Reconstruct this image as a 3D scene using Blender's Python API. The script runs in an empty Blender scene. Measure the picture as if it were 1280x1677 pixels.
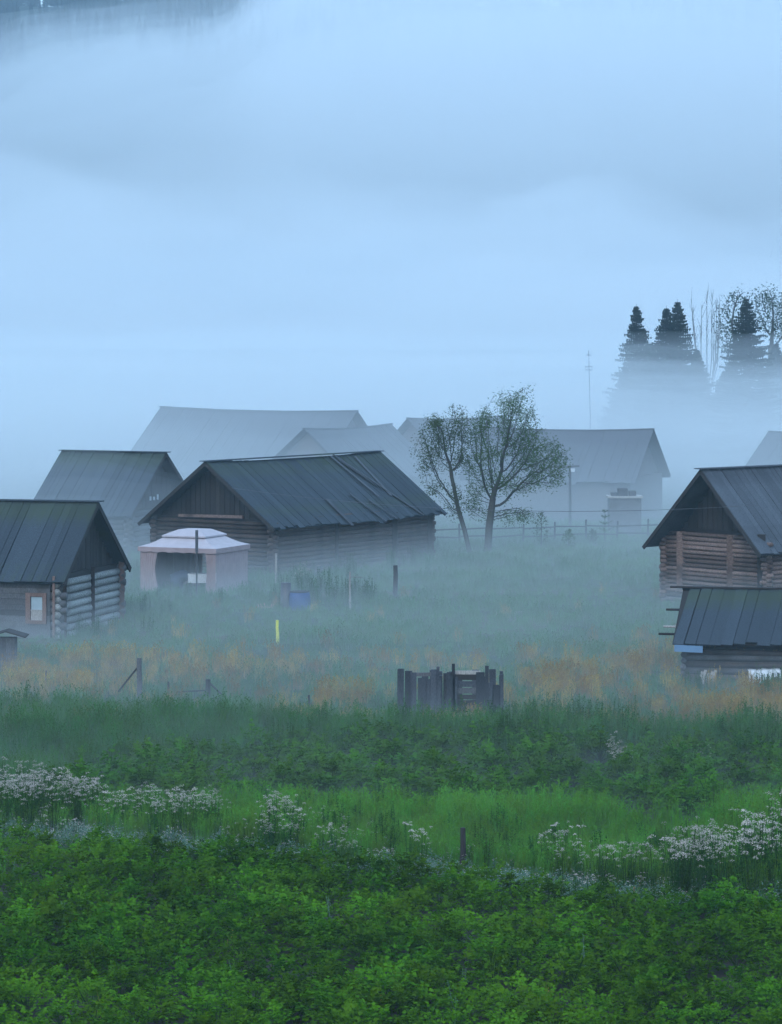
import bpy, math, random
import numpy as np
from mathutils import Vector, Matrix, noise as mn

SC = bpy.context.scene
COL = SC.collection
R = math.radians

# ------------------------------------------------------------------ camera, world, sun, exposure
FPX, HOR, CX, CAMZ = 4861.0, 545.0, 640.0, 10.5      # focal length and horizon row in photo pixels, camera height in m
cam = bpy.data.cameras.new("camera")
cam.sensor_fit = 'HORIZONTAL'; cam.sensor_width = 36.0
cam.lens = 36.0 * FPX / 1280.0
cam.shift_y = -(838.5 - HOR) / 1280.0
cam.clip_start = 0.5; cam.clip_end = 6000
camo = bpy.data.objects.new("camera", cam); COL.objects.link(camo)
camo.location = (0, 0, CAMZ); camo.rotation_euler = (R(90), 0, 0)
SC.camera = camo

SUN_EL, SUN_AZ = R(38), R(200)
world = bpy.data.worlds.new("World"); SC.world = world; world.use_nodes = True
wt = world.node_tree; wt.nodes.clear()
sky = wt.nodes.new('ShaderNodeTexSky'); sky.sky_type = 'NISHITA'; sky.sun_disc = False
sky.sun_elevation = SUN_EL; sky.sun_rotation = SUN_AZ
sky.air_density = 1.0; sky.dust_density = 0.4; sky.ozone_density = 1.5; sky.altitude = 0
bg = wt.nodes.new('ShaderNodeBackground'); bg.inputs['Strength'].default_value = 0.15
wo = wt.nodes.new('ShaderNodeOutputWorld')
# a thin overcast: one even cloud layer over the whole sky with soft blotches
cmx = wt.nodes.new('ShaderNodeMix'); cmx.data_type = 'RGBA'
cns = wt.nodes.new('ShaderNodeTexNoise'); cns.inputs['Scale'].default_value = 2.2; cns.inputs['Detail'].default_value = 4
cgn = wt.nodes.new('ShaderNodeTexCoord'); wt.links.new(cgn.outputs['Generated'], cns.inputs['Vector'])
cmr = wt.nodes.new('ShaderNodeMapRange'); cmr.inputs[1].default_value = .3; cmr.inputs[2].default_value = .7; cmr.inputs[3].default_value = .70; cmr.inputs[4].default_value = .90
wt.links.new(cns.outputs['Fac'], cmr.inputs[0]); wt.links.new(cmr.outputs[0], cmx.inputs[0])
wt.links.new(sky.outputs[0], cmx.inputs[6]); cmx.inputs[7].default_value = (2.08, 3.42, 5.1, 1)
wt.links.new(cmx.outputs[2], bg.inputs[0]); wt.links.new(bg.outputs[0], wo.inputs[0])
sun = bpy.data.lights.new("sun", 'SUN'); sun.energy = 0.5; sun.angle = R(25); sun.color = (1.0, 0.95, 0.86)
suno = bpy.data.objects.new("sun", sun); COL.objects.link(suno)
sd = Vector((math.sin(SUN_AZ) * math.cos(SUN_EL), math.cos(SUN_AZ) * math.cos(SUN_EL), math.sin(SUN_EL)))
suno.rotation_euler = sd.to_track_quat('Z', 'Y').to_euler()
suno.location = (0, -60, 80)
SC.view_settings.view_transform = 'Standard'; SC.view_settings.look = 'None'
SC.view_settings.gamma = 1.0; SC.view_settings.use_curve_mapping = False
SC.view_settings.exposure = 1.13
SC.render.engine = 'CYCLES'
cy = SC.cycles
cy.max_bounces = 24; cy.diffuse_bounces = 2; cy.glossy_bounces = 1; cy.transmission_bounces = 2
cy.volume_bounces = 14; cy.transparent_max_bounces = 8
cy.use_denoising = True
cy.sample_clamp_indirect = 4.0
cy.use_adaptive_sampling = True; cy.adaptive_threshold = 0.015

# ------------------------------------------------------------------ helpers
def gpt(px, py, z=0.0):
    """ground point seen at photo pixel (px, py) when it stands at height z"""
    Y = (CAMZ - z) * FPX / (py - HOR)
    return Vector(((px - CX) / FPX * Y, Y, z))

def at(px, Y, py=None, z=0.0):
    """point at depth Y seen at column px (and row py)"""
    if py is not None: z = CAMZ - (py - HOR) * Y / FPX
    return Vector(((px - CX) / FPX * Y, Y, z))

def smooth(a, b, x):
    t = min(1.0, max(0.0, (x - a) / (b - a))); return t * t * (3 - 2 * t)

def ground_z(x, y):
    return 0.10 * mn.noise(Vector((x * 0.09, y * 0.09, 3.1))) * smooth(30, 60, y)

class MB:
    def __init__(s): s.v = []; s.f = []; s.m = []; s.mi = 0
    def face(s, *ids): s.f.append(ids); s.m.append(s.mi)
    def quad(s, a, b, c, d):
        n = len(s.v); s.v += [tuple(a), tuple(b), tuple(c), tuple(d)]; s.face(n, n+1, n+2, n+3)
    def tri(s, a, b, c):
        n = len(s.v); s.v += [tuple(a), tuple(b), tuple(c)]; s.face(n, n+1, n+2)
    def beam(s, p, q, w, h, up=(0, 0, 1), taper=1.0):
        p = Vector(p); q = Vector(q); d = (q - p).normalized(); up = Vector(up)
        sx = d.cross(up)
        if sx.length < 1e-4: sx = d.cross(Vector((0, 1, 0)))
        sx.normalize(); uz = sx.cross(d).normalized()
        n = len(s.v)
        for c, k in ((p, 1.0), (q, taper)):
            for a, b in ((-1, -1), (1, -1), (1, 1), (-1, 1)):
                s.v.append(tuple(c + sx * (a * w * .5 * k) + uz * (b * h * .5 * k)))
        for fc in ((3, 2, 1, 0), (4, 5, 6, 7), (0, 1, 5, 4), (1, 2, 6, 5), (2, 3, 7, 6), (3, 0, 4, 7)):
            s.face(*[n + i for i in reversed(fc)])
    def box(s, lo, hi):
        lo = Vector(lo); hi = Vector(hi)
        s.beam(((lo.x + hi.x) / 2, lo.y, (lo.z + hi.z) / 2), ((lo.x + hi.x) / 2, hi.y, (lo.z + hi.z) / 2), hi.x - lo.x, hi.z - lo.z)
    def tube(s, pts, rad, sides=6, cap=True):
        rings = []
        prev = None
        for i, p in enumerate(pts):
            p = Vector(p)
            a = Vector(pts[max(0, i-1)]); b = Vector(pts[min(len(pts)-1, i+1)])
            d = (b - a).normalized()
            ref = prev if prev is not None else (Vector((1, 0, 0)) if abs(d.x) < .9 else Vector((0, 1, 0)))
            x = (ref - d * ref.dot(d)).normalized(); y = d.cross(x); prev = x
            n = len(s.v); rings.append(n)
            for k in range(sides):
                t = 2 * math.pi * k / sides
                s.v.append(tuple(p + (x * math.cos(t) + y * math.sin(t)) * rad[i]))
        for i in range(len(rings) - 1):
            for k in range(sides):
                k2 = (k + 1) % sides
                s.face(rings[i]+k, rings[i]+k2, rings[i+1]+k2, rings[i+1]+k)
        if cap:
            s.face(*[rings[0] + k for k in reversed(range(sides))])
            s.face(*[rings[-1] + k for k in range(sides)])
    def mesh(s, name, mats, smooth_=False):
        me = bpy.data.meshes.new(name)
        me.from_pydata(s.v, [], s.f)
        if not isinstance(mats, (list, tuple)): mats = [mats]
        for m in mats: me.materials.append(m)
        if len(mats) > 1: me.polygons.foreach_set("material_index", s.m)
        if smooth_: me.polygons.foreach_set("use_smooth", [True] * len(s.f))
        me.update(); return me

def put(name, me, parent=None, loc=(0, 0, 0), rot=(0, 0, 0), **kw):
    o = bpy.data.objects.new(name, me); COL.objects.link(o)
    if parent: o.parent = parent
    o.location = loc; o.rotation_euler = rot
    for k, v in kw.items():
        if v is not None: o[k] = v
    return o

def thing(name, label, cat, loc=(0, 0, 0), group=None, rotz=0):
    return put(name, None, None, loc, (0, 0, rotz), label=label, category=cat, group=group)

def tag(o, label, cat, group=None):
    o['label'] = label; o['category'] = cat
    if group: o['group'] = group
    return o

def copy_thing(root, loc, rotz, label, scale=1.0):
    r = root.copy(); COL.objects.link(r); r.location = loc; r.rotation_euler = (0, 0, rotz); r.scale = (scale,) * 3
    r['label'] = label
    for ch in root.children:
        c = ch.copy(); COL.objects.link(c); c.parent = r
        for g in ch.children:
            d = g.copy(); COL.objects.link(d); d.parent = c
    return r

# ------------------------------------------------------------------ materials
def mat_new(name):
    m = bpy.data.materials.new(name); m.use_nodes = True; m.node_tree.nodes.clear(); return m, m.node_tree

def wood(name, c1, c2, c3=None, scale=(1, 1, 1), rough=.85, var=.35, axis_scale=14.0, bump=.3, patch=1.2):
    """weathered timber: stretched grain, blotches and a tone of its own for every board or log"""
    m, t = mat_new(name); N = t.nodes; L = t.links
    out = N.new('ShaderNodeOutputMaterial'); b = N.new('ShaderNodeBsdfPrincipled'); L.new(b.outputs[0], out.inputs[0])
    b.inputs['Roughness'].default_value = rough; b.inputs['Specular IOR Level'].default_value = .25
    tc = N.new('ShaderNodeTexCoord'); mp = N.new('ShaderNodeMapping'); L.new(tc.outputs['Object'], mp.inputs[0])
    mp.inputs['Scale'].default_value = scale
    oi = N.new('ShaderNodeObjectInfo')
    ad = N.new('ShaderNodeVectorMath'); ad.operation = 'ADD'; L.new(mp.outputs[0], ad.inputs[0])
    mu = N.new('ShaderNodeMath'); mu.operation = 'MULTIPLY'; L.new(oi.outputs['Random'], mu.inputs[0]); mu.inputs[1].default_value = 40
    cb = N.new('ShaderNodeCombineXYZ'); L.new(mu.outputs[0], cb.inputs[0]); L.new(mu.outputs[0], cb.inputs[1]); L.new(cb.outputs[0], ad.inputs[1])
    n1 = N.new('ShaderNodeTexNoise'); n1.inputs['Scale'].default_value = axis_scale; n1.inputs['Detail'].default_value = 5; L.new(ad.outputs[0], n1.inputs['Vector'])
    n2 = N.new('ShaderNodeTexNoise'); n2.inputs['Scale'].default_value = patch; n2.inputs['Detail'].default_value = 3; L.new(tc.outputs['Object'], n2.inputs['Vector'])
    rp = N.new('ShaderNodeValToRGB'); L.new(n1.outputs['Fac'], rp.inputs[0])
    rp.color_ramp.elements[0].position = .3; rp.color_ramp.elements[1].position = .72
    rp.color_ramp.elements[0].color = (*c1, 1); rp.color_ramp.elements[1].color = (*c2, 1)
    last = rp.outputs[0]
    if c3:
        r2 = N.new('ShaderNodeValToRGB'); L.new(n2.outputs['Fac'], r2.inputs[0])
        r2.color_ramp.elements[0].position = .5; r2.color_ramp.elements[1].position = .68
        mx = N.new('ShaderNodeMix'); mx.data_type = 'RGBA'; L.new(r2.outputs[0], mx.inputs[0]); L.new(last, mx.inputs[6]); mx.inputs[7].default_value = (*c3, 1)
        last = mx.outputs[2]
    hs = N.new('ShaderNodeHueSaturation'); L.new(last, hs.inputs['Color'])
    mr = N.new('ShaderNodeMapRange'); L.new(oi.outputs['Random'], mr.inputs[0]); mr.inputs[3].default_value = 1 - var; mr.inputs[4].default_value = 1 + var
    L.new(mr.outputs[0], hs.inputs['Value']); L.new(hs.outputs[0], b.inputs['Base Color'])
    bp = N.new('ShaderNodeBump'); bp.inputs['Strength'].default_value = bump; bp.inputs['Distance'].default_value = .02
    L.new(n1.outputs['Fac'], bp.inputs['Height']); L.new(bp.outputs[0], b.inputs['Normal'])
    return m

def plain(name, c, rough=.8, noise_amt=.15, nscale=3.0, metallic=0):
    m, t = mat_new(name); N = t.nodes; L = t.links
    out = N.new('ShaderNodeOutputMaterial'); b = N.new('ShaderNodeBsdfPrincipled'); L.new(b.outputs[0], out.inputs[0])
    b.inputs['Roughness'].default_value = rough; b.inputs['Metallic'].default_value = metallic
    tc = N.new('ShaderNodeTexCoord'); n = N.new('ShaderNodeTexNoise'); n.inputs['Scale'].default_value = nscale; n.inputs['Detail'].default_value = 4
    L.new(tc.outputs['Object'], n.inputs['Vector'])
    mr = N.new('ShaderNodeMapRange'); L.new(n.outputs['Fac'], mr.inputs[0]); mr.inputs[1].default_value = .25; mr.inputs[2].default_value = .75
    mr.inputs[3].default_value = 1 - noise_amt; mr.inputs[4].default_value = 1 + noise_amt
    hs = N.new('ShaderNodeHueSaturation'); hs.inputs['Color'].default_value = (*c, 1); L.new(mr.outputs[0], hs.inputs['Value'])
    L.new(hs.outputs[0], b.inputs['Base Color'])
    return m

def leafy(name, c, c2, trans=.35, hue=.02, val=.3, patch=.25, tip=None):
    """leaf: diffuse plus translucent, tone varies per plant and over the plot"""
    m, t = mat_new(name); N = t.nodes; L = t.links
    out = N.new('ShaderNodeOutputMaterial')
    oi = N.new('ShaderNodeObjectInfo'); ge = N.new('ShaderNodeNewGeometry')
    n = N.new('ShaderNodeTexNoise'); n.inputs['Scale'].default_value = patch; n.inputs['Detail'].default_value = 3; L.new(ge.outputs['Position'], n.inputs['Vector'])
    n3 = N.new('ShaderNodeTexNoise'); n3.inputs['Scale'].default_value = 9; L.new(ge.outputs['Position'], n3.inputs['Vector'])
    av = N.new('ShaderNodeMath'); av.operation = 'MULTIPLY_ADD'; L.new(n3.outputs['Fac'], av.inputs[0]); av.inputs[1].default_value = .5
    mh = N.new('ShaderNodeMath'); mh.operation = 'MULTIPLY'; L.new(n.outputs['Fac'], mh.inputs[0]); mh.inputs[1].default_value = .5; L.new(mh.outputs[0], av.inputs[2])
    rp = N.new('ShaderNodeValToRGB'); L.new(av.outputs[0], rp.inputs[0])
    rp.color_ramp.elements[0].position = .38; rp.color_ramp.elements[1].position = .62
    rp.color_ramp.elements[0].color = (*c, 1); rp.color_ramp.elements[1].color = (*c2, 1)
    hs = N.new('ShaderNodeHueSaturation'); L.new(rp.outputs[0], hs.inputs['Color'])
    mr = N.new('ShaderNodeMapRange'); L.new(oi.outputs['Random'], mr.inputs[0]); mr.inputs[3].default_value = 1 - val; mr.inputs[4].default_value = 1 + val
    L.new(mr.outputs[0], hs.inputs['Value'])
    m2 = N.new('ShaderNodeMapRange'); L.new(oi.outputs['Random'], m2.inputs[0]); m2.inputs[3].default_value = .5 - hue; m2.inputs[4].default_value = .5 + hue
    L.new(m2.outputs[0], hs.inputs['Hue'])
    d = N.new('ShaderNodeBsdfDiffuse'); L.new(hs.outputs[0], d.inputs[0])
    tr = N.new('ShaderNodeBsdfTranslucent'); L.new(hs.outputs[0], tr.inputs[0])
    mx = N.new('ShaderNodeMixShader'); mx.inputs[0].default_value = trans
    L.new(d.outputs[0], mx.inputs[1]); L.new(tr.outputs[0], mx.inputs[2]); L.new(mx.outputs[0], out.inputs[0])
    return m

def volmat(name, dens, col=(1, 1, 1), aniso=0.0):
    m, t = mat_new(name); N = t.nodes; L = t.links
    out = N.new('ShaderNodeOutputMaterial'); v = N.new('ShaderNodeVolumePrincipled'); L.new(v.outputs[0], out.inputs['Volume'])
    v.inputs['Color'].default_value = (*col, 1); v.inputs['Density'].default_value = dens; v.inputs['Anisotropy'].default_value = aniso
    return m

M_ROOF = wood("roof_board", (.014, .019, .025), (.070, .088, .108), (.045, .060, .036), (4, 4, .8), var=.16, patch=.5)
M_ROOFG = wood("grey_roof_board", (.04, .046, .055), (.12, .13, .15), (.04, .042, .05), (3, 3, 1), var=.18, patch=.6)
M_LOG = wood("old_log", (.028, .021, .019), (.13, .09, .075), (.04, .03, .028), (1, 1, 4), var=.35, patch=1.5)
M_LOGR = wood("reddish_log", (.06, .035, .028), (.27, .185, .16), (.05, .038, .035), (1, 1, 5), var=.45, patch=.9)
M_LOGW = wood("bleached_log", (.10, .10, .10), (.42, .42, .40), (.14, .13, .12), (1, 1, 4), var=.35, patch=1.2)
M_DARK = wood("dark_board", (.02, .018, .018), (.05, .042, .04), None, (6, 6, 1), var=.3)
M_GREY = wood("grey_timber", (.05, .05, .055), (.16, .155, .16), (.06, .055, .05), (5, 5, 1), var=.4)
M_CRIB = wood("crib_plank", (.025, .028, .034), (.085, .09, .105), (.03, .03, .035), (5, 5, 1), var=.45)
M_PALE = wood("pale_timber", (.25, .22, .20), (.5, .46, .43), None, (4, 4, 1), var=.2)
M_FRAMEW = wood("reddish_frame", (.13, .075, .06), (.24, .155, .13), None, (4, 4, 1), var=.15)
M_FABRIC = plain("canopy_cloth", (.47, .41, .43), .9, .08)
M_CURT = plain("curtain_cloth", (.37, .27, .27), .9, .12)
M_STEEL = plain("dark_steel", (.08, .08, .09), .5, .2)
M_WHITE = plain("white_paint", (.75, .76, .78), .6, .12)
M_BLUE = plain("blue_plastic", (.03, .07, .20), .5, .2)
M_BLUES = plain("blue_sheet", (.13, .23, .36), .5, .1)
M_YEL = plain("yellow_paint", (.75, .72, .10), .5, .1)
M_PINK = plain("pink_stuff", (.55, .30, .26), .8, .2)
M_BARK = wood("bark", (.035, .032, .03), (.10, .09, .08), (.06, .07, .045), (2, 2, 1), var=.15, patch=3)
M_GLASS = plain("window_pane", (.35, .42, .45), .08, .2, 1.5)
M_FARWALL = wood("far_wall", (.09, .08, .08), (.2, .17, .17), None, (1, 1, 5), var=.1)
M_FARROOF = wood("far_roof", (.06, .065, .075), (.12, .125, .14), None, (3, 3, 1), var=.1)

M_POT = leafy("potato_leaf", (.028, .088, .006), (.105, .235, .014), .3, .012, .3, .3)
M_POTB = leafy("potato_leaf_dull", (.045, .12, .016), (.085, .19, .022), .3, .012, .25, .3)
M_STEMG = leafy("green_stem", (.03, .07, .02), (.05, .09, .03), .1, .01, .2)
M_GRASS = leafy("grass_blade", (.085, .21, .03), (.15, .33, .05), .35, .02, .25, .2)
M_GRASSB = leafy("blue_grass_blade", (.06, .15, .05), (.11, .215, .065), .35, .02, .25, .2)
M_TAN = leafy("dry_grass_blade", (.26, .17, .055), (.46, .29, .09), .3, .015, .3, .2)
M_WEED = leafy("weed_leaf", (.03, .085, .022), (.06, .14, .028), .3, .02, .25, .3)
M_SILV = leafy("silver_leaf", (.10, .20, .13), (.18, .28, .20), .3, .01, .2, .4)
M_PETAL = leafy("white_petal", (.50, .42, .37), (.70, .60, .53), .3, .005, .12, .5)
M_WILLOW = leafy("willow_leaf", (.04, .075, .016), (.08, .13, .026), .35, .015, .2, .6)
M_NEEDLE = leafy("spruce_needle", (.008, .016, .010), (.014, .028, .014), .1, .01, .2, .4)
M_BIRCH = leafy("birch_leaf", (.02, .045, .022), (.035, .065, .03), .3, .01, .2, .5)

def ground_mat():
    m, t = mat_new("meadow_ground"); N = t.nodes; L = t.links
    out = N.new('ShaderNodeOutputMaterial'); d = N.new('ShaderNodeBsdfDiffuse')
    ge = N.new('ShaderNodeNewGeometry')
    def ns(sc, det):
        n = N.new('ShaderNodeTexNoise'); n.inputs['Scale'].default_value = sc; n.inputs['Detail'].default_value = det; L.new(ge.outputs['Position'], n.inputs['Vector']); return n
    a = ns(.13, 4); b = ns(1.6, 6); c = ns(14, 3)
    rp = N.new('ShaderNodeValToRGB'); L.new(b.outputs['Fac'], rp.inputs[0])
    rp.color_ramp.elements[0].position = .35; rp.color_ramp.elements[1].position = .7
    rp.color_ramp.elements[0].color = (.018, .05, .018, 1); rp.color_ramp.elements[1].color = (.045, .105, .032, 1)
    r2 = N.new('ShaderNodeValToRGB'); L.new(a.outputs['Fac'], r2.inputs[0])
    r2.color_ramp.elements[0].position = .5; r2.color_ramp.elements[1].position = .68
    mx = N.new('ShaderNodeMix'); mx.data_type = 'RGBA'; L.new(r2.outputs[0], mx.inputs[0]); L.new(rp.outputs[0], mx.inputs[6]); mx.inputs[7].default_value = (.11, .10, .05, 1)
    m3 = N.new('ShaderNodeMix'); m3.data_type = 'RGBA'; m3.blend_type = 'MULTIPLY'; m3.inputs[0].default_value = .6
    L.new(mx.outputs[2], m3.inputs[6]); L.new(c.outputs['Fac'], m3.inputs[7])
    L.new(m3.outputs[2], d.inputs[0]); L.new(d.outputs[0], out.inputs[0])
    bp = N.new('ShaderNodeBump'); bp.inputs['Strength'].default_value = .6; bp.inputs['Distance'].default_value = .1; L.new(c.outputs['Fac'], bp.inputs['Height']); L.new(bp.outputs[0], d.inputs['Normal'])
    return m
M_GROUND = ground_mat()
M_SOIL = plain("field_soil", (.025, .02, .015), .95, .3, 6)
M_HILL = plain("hill_forest_floor", (.02, .035, .022), 1.0, .5, .02)

# ------------------------------------------------------------------ terrain
def hill_z(x, y):
    r = 113 + 3 * mn.noise(Vector((x * .006, 0, 1.7))) + 3 * mn.noise(Vector((x * .02, 2, .7)))
    r *= 1.0 + .0 * x
    t = (y - 420) / 480.0
    if t <= 0: return -0.6
    s = min(1.0, t)
    return -0.6 + r * (s ** 1.25) * (1 if t < 1 else 1 - .15 * (t - 1)) + 2.5 * mn.noise(Vector((x * .015, y * .015, 5))) * min(1, t * 5)

def grid(name, xs, ys, fz, mat, **kw):
    nx, ny = len(xs), len(ys)
    v = [(x, y, fz(x, y)) for y in ys for x in xs]
    f = [(j*nx+i, j*nx+i+1, (j+1)*nx+i+1, (j+1)*nx+i) for j in range(ny-1) for i in range(nx-1)]
    me = bpy.data.meshes.new(name); me.from_pydata(v, [], f); me.materials.append(mat)
    me.polygons.foreach_set("use_smooth", [True]*len(f)); me.update()
    return put(name, me, **kw)

xs = sorted(set([-900, -600, -400, -250, -150, -100, -70] + [x * 1.0 for x in range(-50, 51)] + [70, 100, 150, 250, 400, 600, 900]))
ys = [-80, -40, 0, 20, 30] + [35 + i * 1.0 for i in range(170)] + [215, 235, 260, 300, 350, 420, 500, 700, 1000, 1300]
grid("ground", xs, ys, ground_z, M_GROUND, kind="structure")
grid("hill", [-900 + 20 * i for i in range(91)], [410 + 20 * i for i in range(40)], hill_z, M_HILL, kind="structure")

# potato field soil sheet, a little above the meadow
def line1(px):   # far edge of the front field, in photo rows of the ground
    return float(np.interp(px, [-300, 0, 300, 640, 1280, 1600], [1378, 1382, 1405, 1442, 1505, 1530]))
def soil_sheet():
    v = []; n = 40
    for i in range(n + 1):
        px = -250 + 1780 * i / n
        a = gpt(px, line1(px) + 4); b = gpt(px, 1900)
        for k in range(8):
            p = a.lerp(b, k / 7.0); v.append((p.x, p.y, ground_z(p.x, p.y) + .02 + .02 * mn.noise(p * 2)))
    f = [(i*8+k, (i+1)*8+k, (i+1)*8+k+1, i*8+k+1) for i in range(n) for k in range(7)]
    me = bpy.data.meshes.new("field_soil"); me.from_pydata(v, [], f); me.materials.append(M_SOIL); me.update()
    put("field_soil", me, kind="structure")
soil_sheet()

# ------------------------------------------------------------------ air: haze box and the fog lying in the valley
hz = MB(); hz.box((-1000, -100, -2.2), (1000, 1400, 160))
put("haze", hz.mesh("haze", volmat("haze_air", .0005, (.66, .87, 1))), kind="stuff")

def fog_body(name, xs, ys, top, bottom, mat):
    nx, ny = len(xs), len(ys)
    v = [(x, y, max(bottom(x, y) + .02, top(x, y))) for y in ys for x in xs] + [(x, y, bottom(x, y)) for y in ys for x in xs]
    o = nx * ny; f = []
    for j in range(ny-1):
        for i in range(nx-1):
            a = j*nx+i
            f.append((a, a+1, a+nx+1, a+nx)); f.append((o+a, o+a+nx, o+a+nx+1, o+a+1))
    for i in range(nx-1):
        f.append((i, o+i, o+i+1, i+1)); a = (ny-1)*nx+i; f.append((a, a+1, o+a+1, o+a))
    for j in range(ny-1):
        a = j*nx; f.append((a, a+nx, o+a+nx, o+a)); a = j*nx+nx-1; f.append((a, o+a, o+a+nx, a+nx))
    me = bpy.data.meshes.new(name); me.from_pydata(v, [], f); me.materials.append(mat); me.update()
    return put(name, me, kind="stuff")

def fog_top(x, y, k=1.0, seed=0.0):
    yy = y - .12 * x + 6 * mn.noise(Vector((x * .03, y * .03, seed)))     # the bank reaches nearer on one side
    h = float(np.interp(yy, [50, 61, 72, 84, 100, 135, 150, 162, 190, 215, 260, 400, 460], [0, .38, .85, 1.12, 1.22, 1.7, 3.6, 6.9, 8.1, 7.6, 8.0, 9.0, 9.4]))
    h += 2.6 * math.exp(-((x + 15) / 6) ** 2 - ((y - 136) / 7) ** 2)       # a thicker wisp between the cabins
    n = mn.noise(Vector((x * .06, y * .04, 2 + seed))) * .35 + mn.noise(Vector((x * .15, y * .1, 7 + seed))) * .15
    far = 1.6 * mn.noise(Vector((x * .03, y * .02, 21 + seed))) * smooth(230, 330, y)
    return h * k * (1 + n * (.8 if h < 4 else .34)) + far - (0.2 if h < .2 else 0)
gx = [-260, -180, -120, -90, -70] + [-60 + 1.5 * i for i in range(81)] + [70, 90, 120, 180, 260]
gy = [48 + 1.7 * i for i in range(91)] + [204 + 6 * i for i in range(40)]
FOGC = (.945, .98, 1)
M_FOGU = volmat("upper_fog_air", .0064, FOGC)
M_FOG = volmat("low_fog_air", .0066, FOGC)
for i, k in enumerate((1.24, 1.09, .94, .80, .66, .53)):
    fog_body("low_fog", gx, [y + .27 * i for y in gy], lambda x, y: fog_top(x, y, k, 2.9 * i) - .02 * i, lambda x, y: -1.2 - .03 * i, M_FOGU if i < 3 else M_FOG)

def bank_top(x, y, seed=0.0, k=.1025, shift=0.0):
    a = x / y                                                    # thinner towards the left end of the hill
    k -= .026 * (1 - smooth(-.155, -.085, a + shift + .035 * mn.noise(Vector((x * .015, y * .012, 4 + seed)))))
    z = 10.5 + k * y + 9 * mn.noise(Vector((x * .012, y * .007, 5 + seed))) + 3 * mn.noise(Vector((x * .05, y * .03, 3 + seed)))
    z += 13 * smooth(-.060, -.035, a + .01 * mn.noise(Vector((x * .03, 1, seed))))     # it swallows the ridge to the right
    f = smooth(400, 660, y + 40 * mn.noise(Vector((x * .012, .3, seed))))
    return 8.5 + (z - 8.5) * f
bx = [-450 + 10 * i for i in range(91)]
M_BANKT = volmat("thin_bank_air", .0026, (.985, .995, 1))
M_BANK = volmat("fog_bank_air", .0042, (.985, .995, 1))
for i, (k, yo) in enumerate(((.1065, 0), (.1035, 1.7), (.1000, 3.3), (.096, 4.9), (.090, 6.1), (.080, 8.7))):
    fog_body("fog_bank", [x + yo for x in bx], [345 + yo + 10 * j for j in range(54)], lambda x, y: bank_top(x, y, 3.7 * i, k, .040 - .016 * i), lambda x, y: -1.4 - .05 * i, M_BANKT)
def billow_top(x, y, seed, hgt):
    """rolls of fog that rise from the low layer in front of the hill"""
    f = smooth(275, 400, y) * (1 - smooth(540, 640, y))
    n = .62 + .75 * mn.noise(Vector((x * .014, y * .006, 13 + seed))) + .25 * mn.noise(Vector((x * .05, y * .02, 17 + seed)))
    return -1 + 8.6 * smooth(270, 285, y) + hgt * f * max(0, n)
for i, hgt in enumerate((34, 27, 20, 13)):
    fog_body("fog_billow", [-260 + i + 8 * j for j in range(66)], [268 + 2 * i + 8 * j for j in range(48)], lambda x, y: billow_top(x, y, 5.1 * i, hgt), lambda x, y: -1.7 - .05 * i, M_BANK)

# ------------------------------------------------------------------ houses
rnd = random.Random(7)
def log_mesh(name, d, length, r, mat, rg, sides=8):
    m = MB(); d = Vector(d).normalized(); n = 5
    pts = []; rad = []
    for i in range(n):
        t = i / (n - 1); pts.append(d * (length * t) + Vector((0, 0, rg.uniform(-.012, .012))) + Vector((-d.y, d.x, 0)) * rg.uniform(-.02, .02)); rad.append(r * rg.uniform(.92, 1.06))
    m.tube(pts, rad, sides)
    return m.mesh(name, mat, True)

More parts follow.
